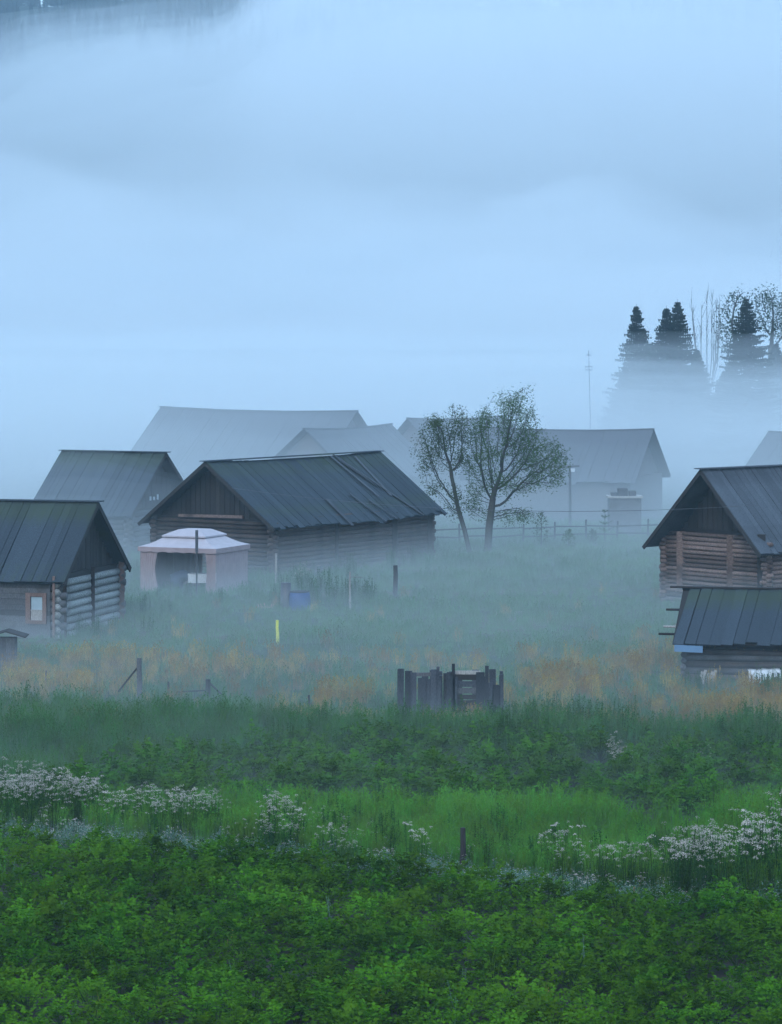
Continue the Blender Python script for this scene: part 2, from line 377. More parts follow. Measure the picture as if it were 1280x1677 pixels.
def house(name, label, cat, A, U, width, length, wall_h, ridge_h, over=.4, gover=.5, log_r=.1, log_top=None, mats=None, board_w=.32, detail=True,
          seed=1, ragged=.1, gable_board=True, vsign=1, sag=0.0, gable_inset=.15):
    rg = random.Random(seed)
    U = Vector((U[0], U[1], 0)).normalized(); V = Vector((-U.y, U.x, 0)) * vsign
    ml, mr, mg, mg2 = mats
    t = thing(name, label, cat, (A[0], A[1], 0))
    slope = (ridge_h - wall_h) / (width / 2)
    P = lambda u, v, z: U * u + V * v + Vector((0, 0, z))
    # inner shell, so that no light shines through
    w = MB(); e = log_r * .2
    c = [P(e, e, -.3), P(width - e, e, -.3), P(width - e, length - e, -.3), P(e, length - e, -.3)]
    top = [p + Vector((0, 0, wall_h + .3 - .05)) for p in c]
    for i in range(4): w.quad(c[i], c[(i+1) % 4], top[(i+1) % 4], top[i])
    w.quad(top[0], top[1], top[2], top[3])
    for v in (gable_inset + .06, length - gable_inset - .06):
        w.tri(P(.1, v, wall_h - .05), P(width - .1, v, wall_h - .05), P(width / 2, v, ridge_h - .12))
    put("wall", w.mesh("wall", mg2 if detail else ml), t)
    if detail:
        for face, vv in ((0, 0), (1, length)):                 # gable walls
            nl = int(((log_top or wall_h) + .1) / (log_r * 2)); var = [log_mesh("log", U, 1.0, log_r, ml[0] if isinstance(ml, list) else ml, rg) for _ in range(4)]
            for i in range(nl):
                z = -.1 + log_r * (2 * i + 1)
                cut = max(0, (z + log_r - wall_h) / slope) if z + log_r > wall_h else -.22 + rg.uniform(-.08, .05)
                o = put("log", var[i % 4], t, P(cut, vv, z), (0, 0, 0))
                Lg = width - 2 * cut; o.scale = (1, 1, 1)
                me = log_mesh("log", U, Lg, log_r * rg.uniform(.93, 1.05), ml[0] if isinstance(ml, list) else ml, rg); o.data = me
        for vv, uu in ((0, 0), (1, width)):                    # long walls
            nl = int((wall_h) / (log_r * 2))
            for i in range(nl):
                z = -.1 + log_r * (2 * i + 2)
                a = -.22 + rg.uniform(-.08, .05)
                put("log", log_mesh("log", V, length - 2 * a, log_r * rg.uniform(.93, 1.05), ml[1] if isinstance(ml, list) else ml, rg), t, P(uu, a, z))
        for v in (gable_inset, length - gable_inset):           # upright gable boards
            if not gable_board: continue
            n = int(width / .26)
            gb = None
            for i in range(n):
                u = (i + .5) * width / n; h = wall_h + slope * min(u, width - u) - .16
                if h < wall_h + .1: continue
                m = MB(); zo = rg.uniform(-.015, .015)
                b0 = (log_top or wall_h) - .05
                if h - b0 < .05: continue
                m.beam(P(0, 0, 0), P(0, 0, h - b0), .24, .025, U.cross(Vector((0, 0, 1))))
                put("board", m.mesh("board", mg), t, P(u, v + zo, b0))
    # roof
    roof = put("roof", None, t)
    v0, v1 = -gover, length + gover
    n = max(2, int((v1 - v0) / board_w))
    deck = MB()
    for s in (0, 1):
        eu = -over if s == 0 else width + over
        ez = wall_h - slope * over
        # continuous underlay
        a = P(width/2, v0 + .05, ridge_h - .06); b = P(width/2, v1 - .05, ridge_h - .06); cc = P(eu * .98 + (width/2) * .02, v1 - .05, ez - .04); dd = P(eu * .98 + (width/2) * .02, v0 + .05, ez - .04)
        deck.quad(a, b, cc, dd)
        nrm = (P(eu, 0, ez) - P(width/2, 0, ridge_h)).cross(V); nrm.normalize()
        if nrm.z < 0: nrm = -nrm
        cuts = [v0]
        while cuts[-1] < v1 - board_w * .5: cuts.append(min(v1, cuts[-1] + board_w * rg.uniform(.6, 1.35)))
        L0 = max(.1, v1 - v0); lean = 0.0
        for i in range(len(cuts) - 1):
            v = (cuts[i] + cuts[i+1]) / 2; bw = cuts[i+1] - cuts[i]
            ext = rg.uniform(-.3, .3) * ragged if rg.random() < .8 else rg.uniform(-1, 1.5) * ragged
            dirn = (P(eu, 0, ez) - P(width/2, 0, ridge_h)).normalized()
            dz = Vector((0, 0, -sag * math.sin(math.pi * (v - v0) / L0)))
            p = P(width/2, v, ridge_h) + dz; q = P(eu, v + rg.uniform(-.06, .06), ez) + dirn * ext + dz * .5
            off = p + nrm * (.012 + rg.uniform(0, .03))
            if not detail:
                deck.beam(off, off + q - p, bw * .99, .03, nrm); continue
            m = MB(); m.beam(Vector((0, 0, 0)), q - p, bw * rg.uniform(.93, 1.03), .03, nrm)
            put("board", m.mesh("board", mr), roof, off)
    if not detail:
        for k in range(6): deck.beam(P(width/2, v0 + (v1-v0)*k/6, ridge_h + .03 - sag * math.sin(math.pi*k/6)), P(width/2, v0 + (v1-v0)*(k+1)/6, ridge_h + .03 - sag * math.sin(math.pi*(k+1)/6)), .25, .07)
    dk = deck.mesh("roof_deck", mr)
    roof.data = None
    put("deck", dk, roof)
    if detail:
        m = MB(); m.beam(P(width/2 - .07, v0 - .1, ridge_h - .02 + .05), P(width/2 - .07, v1 + .1, ridge_h + .03), .22, .035, U.cross(V) if vsign > 0 else V.cross(U))
        m.beam(P(width/2 + .09, v0 - .14, ridge_h + .035), P(width/2 + .09, v1 + .06, ridge_h + .035), .2, .035)
        put("ridge_board", m.mesh("ridge_board", mr), roof)
        for s in (0, 1):
            eu = -over if s == 0 else width + over
            for v in (v0 + .02, v1 - .02):
                m = MB(); m.beam(P(width/2, v, ridge_h - .09), P(eu, v, wall_h - slope * over - .07), .05, .14)
                put("verge_board", m.mesh("verge_board", mg), roof)
    return t, P, slope

# central barn
barn, PB, slB = house("log_barn", "long dark log barn with a sagging board roof behind the pink canopy tent", "barn", (-5.08, 127.4), (-.83, .56), 6.4, 12.3, 2.5, 4.9,
    over=.5, gover=.6, log_r=.095, mats=(M_LOG, M_ROOF, M_DARK, M_DARK), board_w=.34, seed=3, ragged=.35, vsign=-1, sag=.12)
# leaning boards on its roof and posts along its wall
def roof_board(parent, P, u0, v0, u1, v1, width, wall_h, ridge_h, slope, w, mat, lift=.09):
    f = lambda u: (wall_h + slope * min(u, width - u)) + lift
    m = MB(); m.beam(P(u0, v0, f(u0)), P(u1, v1, f(u1)), w, .03)
    put("loose_board", m.mesh("loose_board", mat), parent)
for (u0, v0, u1, v1, w) in ((3.0, 8.6, .6, 9.0, .14), (3.1, 8.9, -.6, 10.9, .2), (2.8, 8.9, 1.2, 9.7, .1), (.9, 7.1, -.75, 7.6, .16), (.7, 5.0, -.8, 4.9, .18), (.5, 8.0, -.7, 8.6, .14), (2.9, 10.4, .6, 10.0, .12)):
    roof_board(barn, PB, u0, v0, u1, v1, 6.4, 2.5, 4.9, slB, w, M_ROOFG)
for v, w in ((4.6, .16), (9.2, .24), (12.1, .22)):
    m = MB(); m.beam(PB(-.14, v, -.2), PB(-.14, v, 2.35), w, .12); put("post", m.mesh("post", M_DARK), barn)
m = MB(); m.beam(PB(1.5, -.12, 2.55), PB(5.0, -.12, 2.5), .1, .12); put("cross_beam", m.mesh("cross_beam", M_LOGR), barn)

# cabin at the left edge
cabin, PC, slC = house("log_cabin", "log cabin at the left edge with a small square window and bleached end wall", "cabin", (-11.42, 102.0), (.26, .965), 5.9, 8.5, 2.2, 4.52,
    over=.35, gover=.35, log_r=.13, mats=([M_LOGW, M_GREY], M_ROOF, M_DARK, M_DARK), board_w=.3, seed=5, ragged=.04)
for u, w in ((.05, .26), (2.95, .12), (5.85, .2)):
    m = MB(); m.beam(PC(u, -.14, -.1), PC(u, -.14, 2.25), w, .12); put("post", m.mesh("post", M_FRAMEW if u > 5 else M_LOG), cabin)
# front wall cladding boards and corner post, window
for i in range(11):
    m = MB(); z = .1 + i * .19
    m.beam(PC(-.15, .25, z), PC(-.15, 8.4, z + .02), .03, .182); put("plank", m.mesh("plank", M_GREY), cabin)
m = MB(); m.beam(PC(-.16, .1, -.1), PC(-.16, .1, 2.15), .3, .08, (1, 0, 0)); put("corner_post", m.mesh("corner_post", M_FRAMEW), cabin)
win = put("window", None, cabin)
def win_piece(name, v0, v1, z0, z1, out, th, mat, par):
    m = MB(); m.beam(PC(out, v0, (z0+z1)/2), PC(out, v1, (z0+z1)/2), th, z1 - z0); return put(name, m.mesh(name, mat), par)
win_piece("pane", .52, .92, .98, 1.42, -.19, .01, M_GLASS, win)
win_piece("curtain", .50, .94, .62, .97, -.185, .01, M_PALE, win)
win_piece("sash_bar", .5, .95, .955, .985, -.2, .03, M_PALE, win)
for v0, v1, z0, z1 in ((.36, .5, .5, 1.56), (.95, 1.12, .5, 1.56), (.5, .95, 1.44, 1.56), (.5, .95, .5, .62)):
    win_piece("frame", v0, v1, z0, z1, -.215, .05, M_FRAMEW, win)

# house behind them
hc, PH, slH = house("log_cabin", "hazy steep roofed cabin between the left cabin and the long barn", "cabin", (-12.35, 139.6), (.42, .906), 5.9, 5.0, 2.2, 4.75,
    over=.4, gover=.4, log_r=.12, mats=(M_GREY, M_ROOF, M_DARK, M_DARK), board_w=.34, seed=8, ragged=.1)
for u, w in ((2.2, .12), (2.55, .10), (2.9, .16)):  # solid white pieces; the brightness of small gable openings is put into their colour
    m = MB(); m.beam(PH(u, .05, 2.5), PH(u, .05, 2.5 + w * 1.6), .09, .04); put("painted_gap_light", m.mesh("painted_gap_light", M_WHITE), hc)
# right house
rh, PR, slR = house("log_house", "reddish log house with an open dark gable at the right edge", "house", (14.15, 111.9), (-.66, .75), 5.2, 9.0, 2.62, 5.28,
    over=.42, gover=.85, log_r=.085, log_top=2.95, mats=(M_LOGR, M_ROOFG, M_DARK, M_DARK), board_w=.34, seed=11, ragged=.12, vsign=-1, gable_inset=.45)
m = MB(); m.beam(PR(.12, -.16, -.1), PR(.12, -.16, 2.9), .3, .14); put("corner_post", m.mesh("corner_post", M_DARK), rh)
for u in (1.7, 4.3):
    m = MB(); m.beam(PR(u, -.1, .6), PR(u, -.1, 2.8), .34, .04); put("upright_board", m.mesh("upright_board", M_LOGR), rh)

# fog-bound houses
FM = (M_FARWALL, M_FARROOF, M_FARWALL, M_FARWALL)
house("barn", "longest and tallest pale roof in the fog, above the long barn's left half", "barn", (-4.5, 175.4), (.617, .787), 6.8, 15.0, 2.5, 5.8, over=.5, gover=.5, mats=FM, detail=False, sag=.14, ragged=.25)
house("barn", "fog-bound roof whose gable peak shows just above the middle of the barn ridge", "barn", (-2.2, 168.6), (-.86, .51), 6.0, 9.0, 2.5, 5.0, over=.4, gover=.4, mats=FM, detail=False, sag=.14, ragged=.25, vsign=-1)
house("barn", "fog-bound roof stepping up directly behind the left half of the willows", "barn", (3.6, 176.0), (-.7, .7), 6.6, 8.0, 2.5, 5.35, over=.4, gover=.4, mats=FM, detail=False, sag=.14, ragged=.25, vsign=-1)
house("barn", "wide ghostly barn in the fog right of the willow trees", "barn", (13.15, 163.0), (.36, .93), 6.4, 9.5, 2.6, 5.1, over=.4, gover=.4, mats=FM, detail=False, sag=.14, ragged=.25)
house("barn", "faint roof in the fog above the ridge of the right log house", "barn", (31, 170), (.6, .8), 6.0, 12.0, 2.4, 4.5, over=.5, gover=.4, mats=FM, detail=False, sag=.14, ragged=.25)

# shed in front of the right house
def low_shed():
    t = thing("low_shed", "low log shed with a patched grey board roof and poles poking out at its side", "shed", (8.6, 88.6, 0))
    O = Vector((8.6, 88.6, 0)); rg = random.Random(21)
    X = Vector((.985, -.17, 0)).normalized(); Yv = Vector((.17, .985, 0)).normalized()
    P = lambda u, v, z: X * u + Yv * v + Vector((0, 0, z))
    eave, ridge, run = 1.22, 2.62, 3.3; Ln = 7.0
    w = MB(); c = [P(.1, .35, -.2), P(Ln, .35, -.2), P(Ln, 5.8, -.2), P(.1, 5.8, -.2)]; tp = [p + Vector((0, 0, 1.2)) for p in c]
    for i in range(4): w.quad(c[i], c[(i+1) % 4], tp[(i+1) % 4], tp[i])
    w.tri(P(.1, .3, 1.0), P(.1, 5.9, 1.0), P(.1, 3.1, 2.5))
    put("wall", w.mesh("wall", M_DARK), t)
    for i in range(6):
        z = .02 + i * .19
        a = rg.uniform(-.15, .25); L_ = Ln - a if i > 0 else 3.0
        put("log", log_mesh("log", X + Vector((0, 0, rg.uniform(-.008, .008))), L_, .092 * rg.uniform(.85, 1.1), M_LOG if i % 2 else M_GREY, rg), t, P(a, .3, z))
        put("log", log_mesh("log", Yv, 5.6, .09, M_GREY, rg), t, P(.1, .2, z + .09))
    roof = put("roof", None, t)
    for side in (0, 1):
        n = 20
        for i in range(n):
            u = -.15 + (i + .5) * (Ln + .2) / n
            p = P(u + (0.25 if side == 0 else 0), 3.0, ridge); q = P(u - (.05 if side == 0 else 0), (3.0 - run) if side == 0 else 6.3, eave if side == 0 else 1.2)
            d = (q - p).normalized(); q = q + d * (rg.uniform(-.22, .12) if i > 3 else 0)
            nn = d.cross(X); nn = nn if nn.z > 0 else -nn
            m = MB(); m.beam(Vector((0, 0, 0)), q - p, .37 * rg.uniform(.85, 1.05), .03, nn)
            put("board", m.mesh("board", M_ROOF), roof, p + nn.normalized() * rg.uniform(0, .035))
    m = MB(); m.quad(P(-.1, 2.9, ridge - .06), P(Ln, 2.9, ridge - .06), P(Ln, -.1, eave), P(-.2, -.1, eave)); put("deck", m.mesh("deck", M_DARK), roof)
    m = MB(); m.beam(P(-.5, 3.0, ridge + .04), P(Ln, 3.0, ridge + .03), .2, .05); put("ridge_board", m.mesh("ridge_board", M_DARK), roof)
    for i, (v, z) in enumerate(((2.0, 2.05), (1.05, 1.62), (.65, 1.44))):
        m = MB(); m.tube([P(-.55 - .12 * (i == 2), v, z), P(1.0, v, z)], [.035, .045], 7); put("pole", m.mesh("pole", M_PALE if i == 1 else M_DARK), t)
    m = MB(); m.beam(P(-.12, -.33, 1.12), P(.72, -.33, 1.10), .02, .2); put("blue_fascia", m.mesh("blue_fascia", M_BLUES), t, label="pale blue sheet strip under the eave")
    return P, t, O
PS, shed, SO = low_shed()

# pale panel and torn white sheet leaning at the shed wall
m = MB()
for i in range(5): m.beam(Vector((-.2 + .1 * i, 0, -.02 + .03 * (i % 2))), Vector((-.08 + .1 * i, .12, .40 + .05 * math.sin(i * 2.1))), .085, .02, (0, 1, 0))
tag(put("grey_panel", m.mesh("plank_panel", M_PALE), None, SO + PS(.78, -.05, 0)), "weathered grey plank panel leaning against the low shed wall", "panel")
def torn_sheet():
    rg = random.Random(4); m = MB(); n = 18; k = 6
    idx = []
    for i in range(n + 1):
        row = []
        drop = .16 + (.30 if i < 6 else .18 * (1 if i < 13 else .4)) * rg.uniform(.5, 1.1)
        for j in range(k + 1):
            t = j / k
            x = .95 * i / n; y = -.02 - .18 * t + .03 * math.sin(i * 1.7) ; z = .46 - drop * t ** 1.2 + .012 * math.sin(i * .9) + .03 * (i / n)
            if j == 0: y += .22
            row.append(len(m.v)); m.v.append((x, y, z))
        idx.append(row)
    for i in range(n):
        for j in range(k):
            if j >= 3 and i % 3 == 1: continue
            m.face(idx[i][j], idx[i+1][j], idx[i+1][j+1], idx[i][j+1])
    o = put("torn_sheet", m.mesh("torn_sheet", M_WHITE, True), None, SO + PS(2.05, -.05, .02))
    sm = o.modifiers.new("thickness", 'SOLIDIFY'); sm.thickness = .012
    tag(o, "torn white sheet hanging in strips below the low shed wall", "sheet")
torn_sheet()

# ------------------------------------------------------------------ canopy tent
def tent():
    A = Vector((-7.05, 119.0, 0)); S = Vector((.397, .918, 0)); F = Vector((-.918, .397, 0))      # A near corner, F along the front, S along the side
    t = thing("canopy_tent", "pink canopy tent with two-tier roof and drawn side curtains beside the barn", "tent", A)
    P = lambda f, s, z: F * f + S * s + Vector((0, 0, z))
    W, D, H = 3.35, 2.9, 1.78
    for f, s in ((0, 0), (W, 0), (0, D), (W, D)):
        m = MB(); m.beam(P(f, s, 0), P(f, s, H), .05, .05); put("leg", m.mesh("leg", M_CURT), t)
    m = MB(); cx, cy_, e = W/2, D/2, .1
    cor = [(-e, -e), (W+e, -e), (W+e, D+e), (-e, D+e)]; n = 8
    tierw = .78
    for i in range(4):
        a = cor[i]; b = cor[(i+1) % 4]
        for r in range(5):
            t0, t1 = r / 5, (r + 1) / 5
            def pt(c, tt):
                q = ((c[0] - cx) * (1 - tt * (1 - tierw / (W/2+e))) + cx, (c[1] - cy_) * (1 - tt * (1 - tierw / (D/2+e))) + cy_)
                return P(q[0], q[1], H + .06 + .47 * tt - .07 * math.sin(math.pi * tt))
            m.quad(pt(a, t0), pt(b, t0), pt(b, t1), pt(a, t1))
    put("canopy", m.mesh("canopy", M_FABRIC), t)
    m = MB()
    c2 = [(cx - .98, cy_ - .98), (cx + .98, cy_ - .98), (cx + .98, cy_ + .98), (cx - .98, cy_ + .98)]; c3 = [(cx - .5, cy_ - .5), (cx + .5, cy_ - .5), (cx + .5, cy_ + .5), (cx - .5, cy_ + .5)]
    for i in range(4):
        a, b, c, d = c2[i], c2[(i+1) % 4], c3[(i+1) % 4], c3[i]
        m.quad(P(*a, H + .50), P(*b, H + .50), P(*c, H + .72), P(*d, H + .72)); m.quad(P(*a, H + .44), P(*b, H + .44), P(*b, H + .50), P(*a, H + .50))
        m.tri(P(*d, H + .72), P(*c, H + .72), P(cx, cy_, H + .75))
    put("upper_canopy", m.mesh("upper_canopy", M_FABRIC), t)
    for i in range(4):
        a = cor[i]; b = cor[(i+1) % 4]; m = MB(); n = 12
        for k in range(n):
            p = (a[0] + (b[0]-a[0]) * k / n, a[1] + (b[1]-a[1]) * k / n); q = (a[0] + (b[0]-a[0]) * (k+1) / n, a[1] + (b[1]-a[1]) * (k+1) / n)
            z1 = H - .12 - .03 * (k % 2); z2 = H - .12 - .03 * ((k + 1) % 2)
            m.quad(P(*p, z1), P(*q, z2), P(*q, H + .06), P(*p, H + .06))
        put("valance", m.mesh("valance", M_CURT), t)
    def curtain(a, b, amp, folds, z0=.02, gather=None):
        m = MB(); n = folds * 4; a = Vector((a[0], a[1])); b = Vector((b[0], b[1])); d = (b - a); nn = Vector((-d.y, d.x)).normalized()
        rows = 7; idx = []
        for r in range(rows + 1):
            tt = r / rows; row = []
            for k in range(n + 1):
                s = k / n; p = a + d * s + nn * amp * math.sin(k / 4 * 2 * math.pi) * (.6 + .4 * tt)
                if gather: p = p + (a - p) * gather * math.sin(math.pi * min(1, tt * 1.1)) * .5
                row.append(len(m.v)); m.v.append(tuple(P(p.x, p.y, z0 + (H - .05 - z0) * (1 - tt))))
            idx.append(row)
        for r in range(rows):
            for k in range(n): m.face(idx[r][k], idx[r][k+1], idx[r+1][k+1], idx[r+1][k])
        put("curtain", m.mesh("curtain", M_CURT, True), t)
    curtain((-.04, .02), (-.04, D), .025, 14)
    curtain((.0, -.04), (.42, -.04), .05, 5, gather=.3)
    curtain((W, -.04), (W - .8, -.04), .05, 7, gather=.35)
    curtain((W + .04, 0), (W + .04, D), .03, 12)
    curtain((W, D), (W - 1.3, D), .03, 6)
    return P, A
PT, TA = tent()
def tent_table():
    t = thing("folding_table", "white topped table standing inside the canopy tent", "table", TA + PT(1.15, 1.3, 0))
    m = MB(); m.box((-.65, -.35, .68), (.65, .35, .72)); put("table_top", m.mesh("table_top", M_WHITE), t)
    m = MB(); m.box((-.63, -.36, .36), (.63, -.345, .68)); put("table_cloth", m.mesh("table_cloth", M_WHITE), t)
    for a in (-.58, .58):
        for b in (-.3, .3):
            m = MB(); m.beam((a, b, 0), (a, b, .68), .04, .04); put("leg", m.mesh("leg", M_STEEL), t)
tent_table()
m = MB(); m.tube([(0, 0, 0), (0, 0, .55), (.25, .1, .62), (.6, .1, .6)], [.25, .3, .28, .12], 8)
tag(put("dark_sack", m.mesh("dark_sack", plain("dark_cloth", (.05, .07, .12), .9), True), None, TA + PT(2.2, .9, 0)), "dark bundle on the ground inside the tent, left of the table", "bundle")
p = at(322, 117.6); t = thing("smoke_pipe", "tall thin pole with a dark pipe on top in front of the tent", "pole", p)
m = MB(); m.tube([(0, 0, -.1), (0, 0, 1.85)], [.035, .035], 8); put("pole", m.mesh("pole", M_GREY), t)
m = MB(); m.tube([(0, 0, 1.8), (0, 0, 2.68)], [.06, .06], 8); put("pipe", m.mesh("pipe", M_STEEL), t)

# ------------------------------------------------------------------ posts, stakes, fence, small things
def post(name, label, px, pb, ptop, wpx, mat, lean=(0, 0), cat="post", extra=None, depth=None):
    g = gpt(px, pb); sc = FPX / g.y; h = (pb - ptop) / sc; w = wpx / sc
    t = thing(name, label, cat, (g.x, g.y, ground_z(g.x, g.y)))
    m = MB(); rg = random.Random(px * 7 + pb); n = 5; pts = []; rad = []
    for i in range(n):
        k = i / (n - 1); pts.append((lean[0] * k + rg.uniform(-.01, .01), lean[1] * k, -.15 + (h + .15) * k)); rad.append(w / 2 * (1.1 - .2 * k))
    m.tube(pts, rad, 7); put("post", m.mesh("post", mat), t)
    return t, h, sc
t, h, sc = post("fence_post", "thick grey fence post with a slanting brace on the left", 228, 1152, 1078, 9, M_GREY)
m = MB(); m.tube([(-.6, 0, h - .95), (0.0, 0, h - .2)], [.025, .025], 6); put("brace", m.mesh("brace", M_DARK), t)
post("thin_stake", "thin stake in dry grass near the left frame edge", 75, 1135, 1098, 3, M_GREY, cat="stake")
post("thin_stake", "short dark stake right of the braced fence post", 275, 1143, 1116, 4, M_DARK, cat="stake")
t, h, sc = post("broken_fence", "stubby broken fence post with a low rail and slanting brace", 340, 1145, 1112, 9, M_DARK, cat="fence")
m = MB(); m.tube([(-.85, 0, .22), (0, 0, .26)], [.02, .025], 6); put("rail", m.mesh("rail", M_DARK), t)
m = MB(); m.tube([(.05, 0, h - .1), (.45, 0, .1)], [.03, .02], 6); put("brace", m.mesh("brace", M_DARK), t)
post("thin_stake", "thin stake in front of the orange grass, left of the plank crib", 506, 1175, 1138, 4, M_DARK, cat="stake")
post("thin_stake", "thin stake above the potato plot on the right", 1027, 1212, 1177, 4, M_DARK, cat="stake")
post("garden_stake", "dark rotten stake standing in the tall grass near the front", 757, 1432, 1356, 10, M_DARK, cat="stake")
post("marker_stake", "bright yellow marker stake in the meadow", 454, 1057, 1017, 5.5, M_YEL, cat="stake")
post("dark_post", "broad dark post in the meadow behind the white pole", 647, 982, 928, 8, M_GREY, cat="post")
t, h, sc = post("white_pole", "slim white pole with a short arm in the meadow", 573, 1000, 937, 3.5, M_PALE, cat="pole")
m = MB(); m.tube([(0, 0, h - .2), (.5, .1, h - .22)], [.015, .012], 6); put("arm", m.mesh("arm", M_PALE), t)
post("pale_stake", "pale stake by the near corner of the long barn", 452, 958, 905, 4, M_PALE, cat="stake")

# little roofed box at the left edge
g = gpt(12, 1095); t = thing("roofed_box", "small grey roofed box on legs at the left edge below the cabin", "box", (g.x, g.y, 0))
m = MB(); m.box((-.28, -.25, -.1), (.28, .25, .98)); put("body", m.mesh("body", M_GREY), t)
for i in range(4):
    m = MB(); m.box((-.27 + .14 * i, -.285, -.05), (-.15 + .14 * i, -.253, .97)); put("plank", m.mesh("plank", M_GREY), t)
for s in (-1, 1):
    m = MB(); m.beam((0, 0, 1.2), (s * .62, 0, 1.02), .9, .04, (0, 0, 1)); put("roof", m.mesh("roof", M_DARK), t)

# plank crib (old well or compost crib)
def crib():
    g = gpt(738, 1182); rg = random.Random(33)
    t = thing("plank_crib", "ruined grey plank crib with uneven upright boards in the meadow", "crib", (g.x, g.y, 0)); k = 1 / (FPX / g.y)
    def up(px, ptop, pbot, wpx, y, mat=M_CRIB, th=.05):
        x = (px - 738) * k; z1 = (1182 - ptop) * k; z0 = (1182 - pbot) * k
        m = MB(); m.beam((0, 0, 0), (rg.uniform(-.02, .02), 0, z1 - z0), wpx * k, th, (0, 1, 0)); put("plank", m.mesh("plank", mat), t, (x, y, z0))
    for px, a, w, y in ((656, 1095, 9, 0), (667, 1099, 9, .03), (677, 1101, 8, -.02), (691, 1110, 13, .02), (702, 1112, 8, -.01), (709, 1096, 9, -.04), (716, 1092, 5, .05), (718, 1112, 9, .0), (729, 1104, 7, .25)):
        up(px, a, 1190, w, y)
    for px, a, w, y in ((735, 1100, 8, -.1), (742, 1086, 5, -.12), (744, 1108, 8, -.12), (786, 1100, 14, -.1), (797, 1090, 6, -.05), (800, 1118, 9, .0), (812, 1122, 9, .1), (820, 1124, 9, .2), (808, 1116, 6, .3)):
        up(px, a, 1190, w, y)
    for z0, mat, px0, px1, h in ((1101, M_PALE, 741, 786, 6), (1108, M_DARK, 741, 788, 9), (1120, M_CRIB, 744, 782, 9), (1131, M_GREY, 744, 782, 9), (1141, M_DARK, 740, 784, 7), (1151, M_DARK, 742, 782, 8), (1160, M_GREY, 744, 776, 9), (1170, M_PALE, 746, 774, 5), (1177, M_GREY, 744, 776, 7)):
        m = MB(); m.beam((0, 0, 0), ((px1 - px0) * k, 0, rg.uniform(-.02, .02)), .05, h * k); put("cross_board", m.mesh("cross_board", mat), t, ((px0 - 738) * k, -.03, (1182 - z0) * k))
    m = MB(); m.beam(((680 - 738) * k, .35, (1182 - 1107) * k), ((716 - 738) * k, .3, (1182 - 1106) * k), .06, .1); put("rail", m.mesh("rail", M_GREY), t)
    # back row
    for i in (0, 1, 3, 4, 7, 9, 10, 11):
        px = 655 + i * 14; up(px, 1104 + rg.uniform(-3, 14), 1190, 11, 1.1 + rg.uniform(-.05, .05))
    # sides
    for x in (656, 722, 738, 822):
        for j in range(4):
            up(x, 1108 + rg.uniform(-5, 8), 1190, 5, .2 + .25 * j, th=.16)
crib()

# blue barrel, flower tub, pink crate, pale logs
g = gpt(490, 1000); t = thing("water_barrel", "blue plastic barrel standing below the flower bed by the barn", "barrel", (g.x, g.y, 0))
m = MB(); m.tube([(0, 0, 0), (0, 0, .05), (0, 0, .35), (0, 0, .65), (0, 0, .7)], [.36, .4, .43, .4, .36], 14); put("body", m.mesh("body", M_BLUE, True), t)
m = MB(); m.tube([(0, 0, .7), (0, 0, .74)], [.38, .38], 14); put("lid", m.mesh("lid", M_GREY), t)
g = gpt(468, 1000); 
tag(put("rusty_drum", (lambda m: (m.tube([(0, 0, 0), (0, 0, .3), (0, 0, 1.05)], [.2, .22, .19], 10), m.mesh("rusty_drum", M_STEEL, True))[1])(MB()), None, (g.x, g.y, 0)), "narrow dark drum beside the blue barrel", "drum")
g = gpt(435, 998); rg = random.Random(3); m = MB()
for i in range(7): x = -.26 + i * .085; m.beam((x, 0, 0), (x + rg.uniform(-.06, .06), 0, rg.uniform(.12, .28)), .035, .03)
m.beam((-.28, 0, .1), (.28, 0, .08), .04, .04)
tag(put("picket_edging", m.mesh("picket_edging", M_PINK), None, (g.x, g.y, 0)), "tiny pinkish picket edging in the grass right of the tent", "edging")
g = gpt(829, 1008); m = MB()
for i in range(6): x = -.4 + i * .15; m.tube([(x, 0, .06 + .04 * (i % 2)), (x + .2, .1, .12)], [.05, .045], 7)
tag(put("split_firewood", m.mesh("split_firewood", M_PALE), None, (g.x, g.y, 0)), "few pale pieces of split wood lying in the meadow below the willows", "firewood")

# rail fence behind the willows
def rail_fence(name, label, a, b, n, hz_, mat, ph=1.0):
    t = thing(name, label, "fence", (a.x, a.y, 0)); d = b - a; rg = random.Random(int(a.x * 10) + n)
    for i in range(n + 1):
        p = d * (i / n); m = MB(); m.tube([(0, 0, -.1), (rg.uniform(-.05, .05), 0, ph * rg.uniform(.9, 1.1))], [.055, .045], 6); put("post", m.mesh("post", mat), t, p)
    for i in range(n):
        for z in hz_:
            p = d * (i / n); q = d * ((i + 1) / n)
            m = MB(); m.tube([Vector((0, -.07, z + rg.uniform(-.05, .05))), q - p + Vector((0, -.07, z + rg.uniform(-.05, .05)))], [.045, .035], 6); put("rail", m.mesh("rail", mat), t, p)
rail_fence("rail_fence", "low pole rail fence running behind the willow trees to the right house", at(700, 147), at(1110, 151), 8, (.35, .75), M_DARK)

